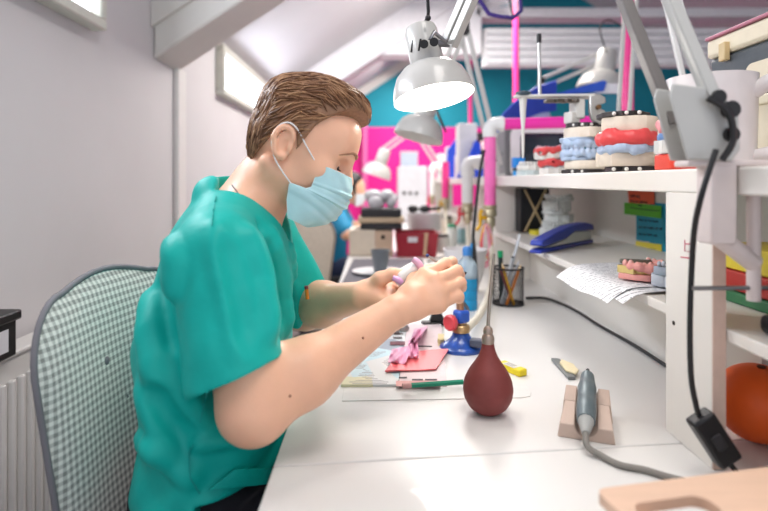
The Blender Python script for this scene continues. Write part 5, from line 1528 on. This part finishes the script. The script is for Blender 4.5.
# three white casts stacked
c = ls(556, 236); c.x += .0
st_m = mat('cast_grey_white', '#d3d6d3', .65, var=.06, scale=70, bump=.1)
for k, (dz, rz, lb) in enumerate(((0, -.2, 'bottom of the three white plaster casts stacked beside the banded box'), (.052, -.5, 'middle of the three white plaster casts stacked beside the banded box'), (.100, -.1, 'topmost of the three white plaster casts stacked beside the banded box'))):
    q = c + V((.004*k, 0, dz))
    t = jaw(lb, q, .10, .085, rz, True, [('plaster_base', .030, st_m, 1.0), ('arch', .012, st_m, .93)], tooth=st_m, gum=None, tilt=(0, 0, .0)[k])
# small beige models beyond the hose on the lower shelf
for x, lb in ((504, 'small peach dental model on the lower shelf behind the pink pipe'), (510, 'second small peach dental model on the lower shelf next to the banded box')):
    jaw(lb, ls(x, 228), .05, .05, -.3, True, [('plaster_base', .018, mat('stone_peach', '#d6b199', .5), 1.0)], gum=mat('stone_peach', '#d6b199'))
# printed sheets hanging over the shelf edge
paper = mat('paper_print', '#e4e4e6', .6)
N, L, bs = nodes_of(paper)
tc = N.new('ShaderNodeTexCoord'); sx = N.new('ShaderNodeSeparateXYZ'); L.new(tc.outputs['Object'], sx.inputs[0])
wv = mathn(N, L, 'FRACT', mathn(N, L, 'MULTIPLY', sx.outputs['Y'], 62))
nz = N.new('ShaderNodeTexNoise'); nz.inputs['Scale'].default_value = 170; L.new(tc.outputs['Object'], nz.inputs['Vector'])
f_ = mathn(N, L, 'MULTIPLY', mathn(N, L, 'LESS_THAN', wv, .28), mathn(N, L, 'GREATER_THAN', nz.outputs['Fac'], .47))
mx = N.new('ShaderNodeMix'); mx.data_type = 'RGBA'; mx.inputs[6].default_value = lin('#e4e4e6'); mx.inputs[7].default_value = lin('#8b8b93'); L.new(f_, mx.inputs[0]); L.new(mx.outputs[2], bs.inputs['Base Color'])
def sheet(y0, y1, x0, x1, lift, lb, seed):
    rows = []
    for v in np.linspace(0, 1, 16):
        row = []
        for u in np.linspace(0, 1, 16):
            x = x0 + (x1-x0)*u; y = y0 + (y1-y0)*v + .05*(u-.5)
            edge = max(0, .487 - x)
            z = LT + lift + .004*(1+math.sin(5*v+seed+3*u))*.5 - edge*edge*5.5 - edge*.10 + .001*math.sin(9*v)*(edge*30)
            row.append((x, y, z))
        rows.append(row)
    return tag(MB().grid(rows, .0006).build('paper_sheet', paper), lb, 'paper')
sheet(1.02, 1.30, .44, .66, .0016, 'printed paper sheet lying under the other sheet and the dental model on the lower shelf', 0)
sheet(1.05, 1.34, .425, .63, .0045, 'printed paper sheet on top of another, drooping over the lower shelf edge', 1.3)
# dental models on the papers
c = V((.535, 1.13, LT+.0095))
M2 = jaw('pink and yellow dental model lying on the printed sheets', c, .085, .075, math.radians(30), True, [('gum_base', .012, mat('acrylic_pink', '#e39a92', .35, var=.1, scale=60), 1.0), ('yellow_wax', .012, mat('wax_yellow', '#d8bf7c', .4, var=.08, scale=70), .95)], tooth=mat('tooth_pink', '#e6a9a0', .35), gum=mat('acrylic_pink', '#e39a92'), gh=.007)
o = MB().cbox(c + V((0, .02, .030)), (.06, .012, .010), -.3); o.build('wire_clasp', mat('clasp_grey', '#7c7870', .4, .5), M2, bevel=.003)
c = V((.555, 1.045, LT+.0095))
jaw('grey white dental model on the sheets against the upright board', c, .06, .06, math.radians(20), True, [('plaster_base', .022, mat('stone_bluegrey', '#b8bdc6', .6), 1.0), ('stone_arch', .014, mat('stone_bluegrey2', '#9aa3b0', .6), .9)], tooth=mat('stone_bluegrey', '#b8bdc6'))
# ---- notes on the back panel
NX = .8395
def wp(x, y): Y = NX*F_PX/(x-CX); return V((NX, Y, EYE + (CY-y)*Y/F_PX))
def note(px, lay, name, lb, col, lines=(), r=.0011):
    t = thing(name, lb, 'note', wp(*px[0]))
    o_ = V((-.0012 - .0016*lay, 0, 0))
    vs = [wp(*p) + o_ for p in px]; n = len(vs)
    vs2 = [v + V((.0008, 0, 0)) for v in vs]
    MB().add(vs + vs2, [tuple(range(n)), tuple(range(2*n-1, n-1, -1))] + [(i, (i+1) % n, n+(i+1) % n, n+i) for i in range(n)]).build('paper', mat('note_' + col[1:], col, .6, var=.03), t)
    if lines:
        m = MB()
        for ln_ in lines:
            m.tube([wp(*p) + o_ + V((-.0006, 0, 0)) for p in ln_], r, 5)
        m.build('handwriting', mat('note_ink', '#2a2f3a', .6), t)
def scribble(x0, x1, y, h, n, seed, sl=.09):
    r_ = np.random.default_rng(seed); out = []; x = x0
    while x < x1 - 2:
        w_ = r_.uniform(2.5, 6); pts = []
        k = max(3, int(w_*1.6))
        for i in range(k+1):
            xx = min(x + w_*i/k, x1); pts.append((xx, y + sl*(xx-x0) + (h if i % 2 else -h)*r_.uniform(.3, 1)))
        out.append(pts); x += w_ + r_.uniform(.8, 1.6)
    return out
note([(650, 202), (668.5, 204), (668.5, 270), (650, 262)], 0, 'sticky_note', 'tall turquoise sticky note behind the others on the back panel', '#1f9fc0')
note([(637, 213), (665, 216), (665, 244), (637, 240)], 1, 'sticky_note', 'turquoise sticky note with handwriting below the green strip', '#2598b4',
     scribble(640, 660, 220, 1.2, 4, 1) + scribble(640, 663, 227, 1.2, 4, 2) + scribble(640, 658, 234, 1.0, 4, 3))
note([(637, 241), (663, 244.5), (663, 268), (637, 263)], 2, 'sticky_note', 'yellow sticky note at the bottom of the row of notes', '#e5d24a',
     scribble(639, 660, 248, 1.0, 4, 4) + scribble(640, 659, 254, .9, 4, 5), .0008)
note([(626, 202.5), (663.5, 206), (663, 218.5), (626, 214)], 3, 'sticky_note', 'green strip note crossing below the orange one', '#57b52c',
     [[(632, 207.5), (655, 210.6), (662, 211)]] + scribble(640, 647, 205.5, .8, 2, 6))
note([(629, 190.5), (655.5, 190.5), (655.5, 204.5), (630, 203)], 2, 'sticky_note', 'orange sticky note with handwriting at the top of the row', '#e2582e',
     scribble(632, 643, 196, 1.6, 3, 7) + scribble(632, 651, 201.2, 1.3, 4, 8))
# ---- things beyond the upright, low shelf
def box_thing(name, lb, cat, lo, hi, m, bev=.003, group=None):
    return tag(MB().box(lo, hi).build(name, m, bevel=bev), lb, cat, group)
z = LT + .0006
for k, (col, h, lb) in enumerate((('#35704a', .020, 'green folder at the bottom of the pile beyond the upright'), ('#b0342e', .034, 'red folder in the pile beyond the upright board'), ('#dcc63c', .042, 'yellow folder on top of the pile beyond the upright'))):
    box_thing('folder', lb, 'folder', (.60+.004*k, .80, z), (.83, 1.02-.005*k, z+h-.001), mat('folder_' + col[1:], col, .5)); z += h
dk_ = thing('black_tray', 'black flat device case lying on the low shelf end past the upright board', 'case', (.57, .68, LT))
MB().box((.515, .60, LT+.0006), (.66, .755, LT+.028)).build('body', blk, dk_, bevel=.01, seg=3)
MB().box((.53, .615, LT+.0285), (.645, .74, LT+.038)).build('lid', mat('lid_dark', '#26262a', .35), dk_, bevel=.004)
# basket parts
rm = mat('basket_red', '#c43a4a', .4)
bx0, bx1, by0, by1, bz0 = .60, .69, .66, .78, ST
m = MB().prism(rect_round(bx1-bx0, by1-by0, .015), 0, .004, T(((bx0+bx1)/2, (by0+by1)/2, bz0)))
m.build('bottom', rm, rk)
m = MB()
for k in range(26):
    tt = k/26; pts = rect_round(bx1-bx0, by1-by0, .015, 6); p = pts[int(tt*len(pts))]
    m.box(((bx0+bx1)/2+p[0]-.002, (by0+by1)/2+p[1]-.002, bz0+.004), ((bx0+bx1)/2+p[0]+.002, (by0+by1)/2+p[1]+.002, bz0+.13))
m.build('lattice', rm, rk)
plate_with_slot(rect_round(bx1-bx0+.006, by1-by0+.006, .017), rect_round(bx1-bx0-.008, by1-by0-.008, .012), 0, .012, T(((bx0+bx1)/2, (by0+by1)/2, bz0+.13))).build('rim', rm, rk)

# ================================================================ farther along the bench
mat_grey = mat('work_mat_grey', '#5d5a63', .6, var=.08)
o = MB().prism([(-.135, 1.98), (.22, 1.98), (.24, 2.86), (-.11, 2.86)], z0 if False else BT, BT+.003); tag(o.build('work_mat', mat_grey, bevel=.001), 'dark grey work mat on the bench beyond the hands', 'mat')
q = bp(378, 274); 
dsh = thing('saucer', 'flat white dish under the grey cup on the dark mat', 'dish', q)
MB().lathe([(0, 0), (.085, 0), (.11, .008), (.112, .012), (.085, .006), (0, .005)], q + V((0, 0, .0035)), (0, 0, 1), 28).build('dish', mat('dish_white', '#d9d7d8', .4), dsh)
cu = thing('cup', 'small grey rubber mixing cup on the white dish', 'cup', q)
MB().lathe([(0, 0), (.026, 0), (.029, .012), (.040, .088), (.043, .095), (.040, .095), (.026, .016), (0, .014)], q + V((.01, .0, .009)), (0, 0, 1), 24).build('cup_body', mat('cup_grey', '#6d7378', .5), cu)
# beige box
yB = 2.98
x0_, x1_, x2_ = P(349, 0, yB).x, P(373, 0, yB).x, P(393, 0, yB).x
h_ = P(0, 230, yB).z - BT
bg = thing('carton', 'beige open carton on the bench below the tan and black case', 'box', ((x0_+x2_)/2, yB, BT))
MB().box((x0_, yB, BT), (x1_+.01, yB+.26, BT+h_)).build('front_half', mat('carton_ivory', '#d8ccba', .6), bg, bevel=.004)
MB().box((x1_+.011, yB+.01, BT), (x2_, yB+.26, BT+h_*.97)).build('side_half', mat('carton_tan', '#cfb59c', .6), bg, bevel=.004)
MB().cbox(((x1_+x2_)/2, yB+.008, BT+h_*.72), (.02, .006, .02)).build('hole', mat('dark_hole', '#2b2320'), bg)
# black and tan case on top
cs2 = thing('tool_case', 'tan case with two black bands lying on the beige carton', 'case', ((x0_+x2_)/2+.02, yB, BT+h_))
zc0 = BT + h_ + .001
for k, (hh, mm, gx) in enumerate(((.035, 'case_black', .0), (.030, 'case_tan', .012), (.045, 'case_black', -.004))):
    MB().box((x0_+.06-gx, yB+.005, zc0), (x2_+.05+gx, yB+.24, zc0+hh)).build('band' if mm == 'case_black' else 'middle', mat(mm, '#2a2a2d' if mm == 'case_black' else '#c7b295', .5), cs2, bevel=.006); zc0 += hh + .0005
o = MB(); 
f3 = Field((x0_+.05, yB+.02, zc0-.01), (x2_+.06, yB+.24, zc0+.15), .006)
for k in range(14):
    f3.ell((rng.uniform(x0_+.11, x2_-.0), rng.uniform(yB+.07, yB+.18), zc0+rng.uniform(.025, .08)), (rng.uniform(.02, .04), rng.uniform(.02, .04), rng.uniform(.02, .035)), .01)
o = f3.mesh('plastic_bag', mat('bag_white', '#dcdcdf', .3, trans=.3, var=.08)); tag(o, 'crumpled clear white plastic bag on the tan and black case', 'bag')
o = MB().tube([P(404, 214, 3.0), P(412, 211, 3.02), P(421, 209, 3.05)], [.02, .035, .02], 12, smooth=4); o.tube([P(412, 212, 3.02), P(411, 217, 3.02)], .02, 10)
o = None
# red basket and white tub
yR = 2.93
xr0, xr1 = P(396, 0, yR).x, P(427, 0, yR).x
hr = P(0, 233, yR).z - BT
rbk = thing('basket', 'dark red plastic basket with white label on the bench beside the beige carton', 'basket', ((xr0+xr1)/2, yR, BT))
rdm = mat('basket_darkred', '#9a1f30', .4, var=.08, scale=60)
m = MB(); t_ = .006; fl2 = .012
def wall4(m, x0, x1, y0, y1, z0, z1, f, t):
    for (a, b) in (((x0, y0), (x1, y0)), ((x1, y0), (x1, y1)), ((x1, y1), (x0, y1)), ((x0, y1), (x0, y0))):
        cx_, cy_ = (x0+x1)/2, (y0+y1)/2
        o_ = lambda p, s, dz: V((cx_+(p[0]-cx_)*s, cy_+(p[1]-cy_)*s, dz))
        m.add([o_(a, .9, z0), o_(b, .9, z0), o_(b, 1, z1), o_(a, 1, z1), o_(a, .86, z0), o_(b, .86, z0), o_(b, .95, z1), o_(a, .95, z1)], [(0,1,2,3), (5,4,7,6), (3,2,6,7), (1,0,4,5)])
wall4(m, xr0, xr1+.06, yR, yR+.22, BT, BT+hr, .02, .006); m.box((xr0+.02, yR+.02, BT), (xr1+.04, yR+.2, BT+.005)); m.build('basket_body', rdm, rbk)
m = MB(); 
MB().box((xr0+.062, yR-.002, BT+hr*.62), (xr0+.112, yR+.004, BT+hr*.84)).build('label_card', mat('card_white', '#d9d8dc'), rbk, label='white label card')
MB().tube([V((xr1-.012, yR-.004, BT+.01)), V((xr1-.004, yR-.010, BT+hr))], .009, 8).build('handle_strap', mat('strap_tan', '#c7a98a', .5), rbk)
tbw = thing('tub', 'white plastic tub standing behind the dark red basket', 'tub', P(424, 213, 3.25))
c = V((P(424, 0, 3.25).x, 3.27, BT)); hT = P(0, 213, 3.25).z - BT
MB().lathe([(0, 0), (.075, 0), (.08, .005), (.098, hT-.01), (.102, hT), (.094, hT), (.075, .012), (0, .01)], c, (0, 0, 1), 28).build('tub_body', mat('tub_white', '#dbdbdd', .4), tbw)
gt_ = thing('goggles', 'black goggles lying on the rim of the white tub', 'goggles', c + V((0, 0, hT)))
for s in (-1, 1): MB().sph(c + V((-.03+s*.035, -.03, hT+.024)), .032, 14, (1, .7, .72)).build('lens_cup', dark_p, gt_)
MB().tube([c + V((-.03, -.04, hT+.024)), c + V((.05, -.02, hT+.024)), c + V((.10, .02, hT+.028))], .01, 8, smooth=3).build('strap', dark_p, gt_)
# clutter of small bottles and tools on the bench near the back, each its own
def jar(x, y, r, h, col, lb, capc=None, ccat='jar'):
    p = bp(x, y); t = thing('jar', lb, ccat, p)
    MB().lathe([(0, 0), (r*.95, 0), (r, .004), (r, h*.8), (r*.85, h*.86), (0, h*.86)], p, (0, 0, 1), 18).build('jar_body', mat('jar_'+col[1:], col, .35), t)
    if capc: MB().lathe([(0, h*.86), (r*.9, h*.86), (r*.9, h*.98), (r*.8, h), (0, h)], p, (0, 0, 1), 18).build('lid', mat('jar_'+capc[1:], capc, .4), t)
jar(443, 252, .035, .10, '#c8c6c2', 'grey white jar with dark lid on the bench past the red basket', '#39363a')
jar(452, 247, .03, .14, '#dfe2df', 'tall white jar with green lid behind the bowl', '#3e9a72')
jar(434, 246, .04, .09, '#e2dfdc', 'squat white jar with red lid behind the red basket', '#b84a55')
jar(462, 243, .03, .11, '#8fb3b8', 'pale teal jar with white lid behind the bowl rim', '#e0e0e0')
jar(447, 239, .035, .16, '#b7a894', 'tan jar with black lid far behind the bowl', '#26262a')
for k, (x, y, dx, col, lb) in enumerate(((449, 262, .03, '#2e2c30', 'black handled brush lying on the bench between basket and bowl'), (441, 266, .05, '#41607e', 'blue handled file lying on the bench past the hands'), (436, 259, -.02, '#a8a4a0', 'steel file lying on the bench by the red basket'))):
    p = bp(x, y, .006); t = thing('hand_tool', lb, 'tool', p)
    a, b = p + V((-.05, -.06+dx, 0)), p + V((.05, .06-dx, 0))
    MB().tube([a, a.lerp(b, .55)], .006, 8).build('handle', mat('tl_'+col[1:], col, .45), t)
    MB().tube([a.lerp(b, .55), b], .0035, 8).build('shank', steel, t)
# white machines at the end of the bench
tw = thing('tower_unit', 'tall white cabinet machine at the far end of the bench before the pink wall', 'machine', (.3, 5.6, BT))
x0, x1 = P(398, 0, 5.5).x, P(428, 0, 5.5).x
MB().box((x0, 5.5, BT), (x1, 5.8, P(0, 166, 5.5).z)).build('body', mat('machine_white', '#dedee2', .4), tw, bevel=.02)
for k in range(3): MB().cyl((x0+.06+.06*k, 5.5, 1.03), (x0+.06+.06*k, 5.485, 1.03), .016).build('knob', dark_p, tw)
bx2 = thing('carton', 'white carton standing on the tall white machine far off', 'box', (x0+.1, 5.6, P(0, 166, 5.5).z))
MB().box((x0+.03, 5.55, P(0, 165.8, 5.5).z), (x0+.2, 5.72, P(0, 152, 5.5).z)).build('body', mat('carton_paleblue', '#c6d3e2', .5), bx2, bevel=.004)
MB().box((x0+.028, 5.548, P(0, 153, 5.5).z), (x0+.202, 5.722, P(0, 151, 5.5).z)).build('lid', mat('card_white', '#d9d8dc'), bx2, bevel=.003)
# clutter on the far part of the shelf
for x, Y, w_, h_, col, lb in ((436, 4.45, .10, .20, '#d9d8da', 'white carton near the far end of the shelf'), (452, 3.42, .07, .14, '#e4e0da', 'cream carton on the shelf between the two file boxes'), (487, 2.62, .05, .11, '#5a5c66', 'grey black block on the shelf behind the pink pipe')):
    X = max(.50, (x-CX)*Y/F_PX)
    box_thing('carton', lb, 'box', (X, Y, ST), (X+w_, Y+.1, ST+h_), mat('bx_'+col[1:], col, .5))
o = thing('speaker_box', 'black box on the shelf far behind the blue hood', 'box', (1.0, 4.3, ST))
MB().box((.80, 4.35, ST), (.92, 4.5, ST+.36)).build('body', blk, o, bevel=.004)
MB().lathe([(0, 0), (.04, 0), (.045, .004), (0, .012)], (.86, 4.349, ST+.26), (0, -1, 0), 20).build('dial', mat('dial_rose', '#c9a6ae', .4), o)

# ================================================================ the person farther along the bench
p2 = thing('person', 'dark-haired person in blue scrub top and white mask working farther along the bench', 'person', (-.30, 4.0, 0))
D = np.array([-.045, 3.02, -.115])
f4 = Field((-.62, 3.55, .35), (.16, 4.45, 1.33), .010)
Hc = np.array([-.163, 3.98, EYE-.045])
def q2(x, y, z): return np.array([x, YM + y, EYE + z]) + D
f4.cap(q2(-.29, 0, -.5), q2(-.262, 0, -.13), .15, .15, .04, sq=((1, 0, 0), .7))
for s in (-1, 1): f4.cap(q2(-.24, 0, -.07), q2(-.235, s*.16, -.09), .06, .055, .04)
f4.cap(q2(-.24, 0, -.05), Hc + np.array([-.03, 0, -.06]), .055, .05, .03)
f4.ell(Hc, (.092, .075, .10), .01); f4.ell(Hc + np.array([.035, 0, -.06]), (.058, .058, .07), .02)
f4.cap(Hc + np.array([.085, 0, -.03]), Hc + np.array([.10, 0, -.06]), .01, .014, .012)
for s in (-1, 1): f4.ell(Hc + np.array([-.01, s*.078, -.03]), (.02, .01, .03), .008)
for s, (ex, ez, wx, wy, wz) in ((-1, (-.14, -.235, .02, -.06, -.20)), (1, (-.15, -.235, .02, .06, -.20))):
    Sx = q2(-.235, s*.175, -.09); Ex = q2(ex, s*.25, ez); Wx = q2(wx+.03, wy, wz)
    f4.cap(Sx, Ex, .052, .042, .03); f4.cap(Ex, Wx, .043, .03, .03)
    dr = (Wx-Ex)/np.linalg.norm(Wx-Ex)
    for k, a in enumerate((-.022, -.007, .008, .022)):
        kn = Wx + dr*.075 + np.array([0, a, .004]); f4.cap(Wx, kn, .016, .013, .01); f4.cap(kn, kn + np.array([.035, 0, -.012-.004*k]), .010, .008, .006)
    f4.cap(Wx + np.array([.02, -s*.02, 0]), Wx + np.array([.06, -s*.045, .005]), .013, .010, .008)
f4.mesh('body', skin, p2)
f5 = Field((-.62, 3.5, .35), (.10, 4.5, 1.2), .010)
f5.cap(q2(-.29, 0, -.54), q2(-.262, 0, -.13), .175, .165, .04, sq=((1, 0, 0), .72))
for s, (ex, ez) in ((-1, (-.14, -.235)), (1, (-.15, -.235))):
    f5.cap(q2(-.24, 0, -.07), q2(-.235, s*.16, -.09), .072, .068, .04)
    Sx = q2(-.235, s*.175, -.09); Ex = q2(ex, s*.25, ez); f5.cap(Sx, Sx + (Ex-Sx)*.8, .066, .062, .03)
f5.sub(lambda X, Y, Z: (np.abs(Y-(Hc[1])) - .8*(Z-(EYE-.235)))*.77 + 0*X, (-.45, 3.8, EYE-.25), (.05, 4.2, EYE), .006)
f5.mesh('scrub_top', mat('scrub_blue', '#1f86b0', .6, var=.06), p2)
f6 = Field((-.62, 3.5, 0), (.35, 4.5, .75), .014)
for s in (-1, 1): f6.cap(q2(-.28, s*.09, -.50), q2(.12, s*.11, -.50), .085, .066, .03); f6.cap(q2(.12, s*.11, -.50), q2(.10, s*.11, -.98), .06, .05, .03)
f6.ell(q2(-.29, 0, -.46), (.13, .17, .12), .03); f6.mesh('trousers', mat('trousers_navy', '#24304f', .8), p2)
f7 = Field((-.32, 3.84, EYE-.16), (.0, 4.12, EYE+.10), .007)
def hair2(X, Y, Z):
    d = ell_fn(Hc + np.array([-.012, 0, .012]), (.103, .088, .104))(X, Y, Z)
    f = X - Hc[0]; u = Z - Hc[2]
    return np.maximum(d, np.maximum((f - .03 - np.clip(u - .02, 0, .1)*1.0)*.7, -(u + .055)))
f7.add(hair2, (-.32, 3.84, EYE-.16), (.0, 4.12, EYE+.10), .004)
f7.ell(Hc + np.array([-.105, 0, .02]), (.04, .045, .045), .02)
f7.mesh('hair', mat('hair_black', '#1e1a1f', .5, var=.2, scale=90), p2)
rows = []
for v in np.linspace(0, 1, 9):
    rows.append([Hc + np.array([.02 + (.085-.035*v*v)*math.cos(a)**.8 if abs(a) < 1.57 else .02, .074*math.sin(a), -.045 - .085*v]) for a in np.linspace(-1.5, 1.5, 17)])
MB().grid(rows, -.003).build('face_mask', mat('mask_pale', '#dfe6ea', .7), p2)
o = thing('office_chair', 'dark office stool under the person in blue at the far end of the bench', 'chair', (-.33, 4.0, 0))
MB().prism(rect_round(.4, .4, .15, 6), .44, .50, T((-.33, 4.0, 0))).build('seat', dk if False else mat('chair_black', '#232326'), o, bevel=.015)
MB().cyl((-.33, 4.0, .06), (-.33, 4.0, .44), .025).build('column', mat('chair_black', '#232326'), o)
for k in range(5):
    a = math.radians(72*k); MB().tube([(-.33, 4.0, .09), (-.33+.25*math.cos(a), 4.0+.25*math.sin(a), .045)], [.022, .045], 8).build('leg', mat('chair_black', '#232326'), o)
# ================================================================ camera and light
sc = bpy.context.scene
cam = bpy.data.cameras.new('camera'); co = bpy.data.objects.new('camera', cam); C.objects.link(co)
co.location = (0, 0, EYE); co.rotation_euler = (math.pi/2, 0, 0)
cam.sensor_width = 36; cam.lens = F_PX/768*36; cam.clip_start = .02
cam.shift_x = (384 - CX)/768; cam.shift_y = -(255.5 - CY)/768
cam.dof.use_dof = True; cam.dof.focus_distance = 1.06; cam.dof.aperture_fstop = 2.3
sc.camera = co
w = bpy.data.worlds.new('world'); sc.world = w; w.use_nodes = True
w.node_tree.nodes['Background'].inputs[0].default_value = lin('#ebf1ff'); w.node_tree.nodes['Background'].inputs[1].default_value = .92
def area(name, loc, rot, sx_, sy_, e, col='#ffffff'):
    l = bpy.data.lights.new(name, 'AREA'); l.shape = 'RECTANGLE'; l.size = sx_; l.size_y = sy_; l.energy = e; l.color = lin(col)[:3]
    o = bpy.data.objects.new(name, l); C.objects.link(o); o.location = loc; o.rotation_euler = rot; return o
area('added_overhead_fill', (.35, .3, 2.55), (0, math.radians(0), 0), .5, 1.3, 15, '#fffbf6')  # overhead fill lights added to brighten the room, with no lamp fixtures
area('added_overhead_fill', (.5, 3.6, 2.7), (0, 0, 0), .5, 1.3, 60, '#fffaf4')
area('added_overhead_fill', (.5, 6.3, 2.6), (0, 0, 0), .5, 1.3, 45, '#fffaf4')
area('window_daylight', (XW+.08, 1.26, 1.76), (0, math.radians(-90), 0), .2, .95, 12, '#eef4ff')
area('window_daylight', (XW+.08, 3.9, 1.78), (0, math.radians(-90), 0), .2, 1.3, 9, '#eef4ff')
sc.view_settings.view_transform = 'Standard'; sc.view_settings.look = 'None'
sc.view_settings.exposure = .2; sc.view_settings.gamma = 1
sc.view_settings.use_curve_mapping = False
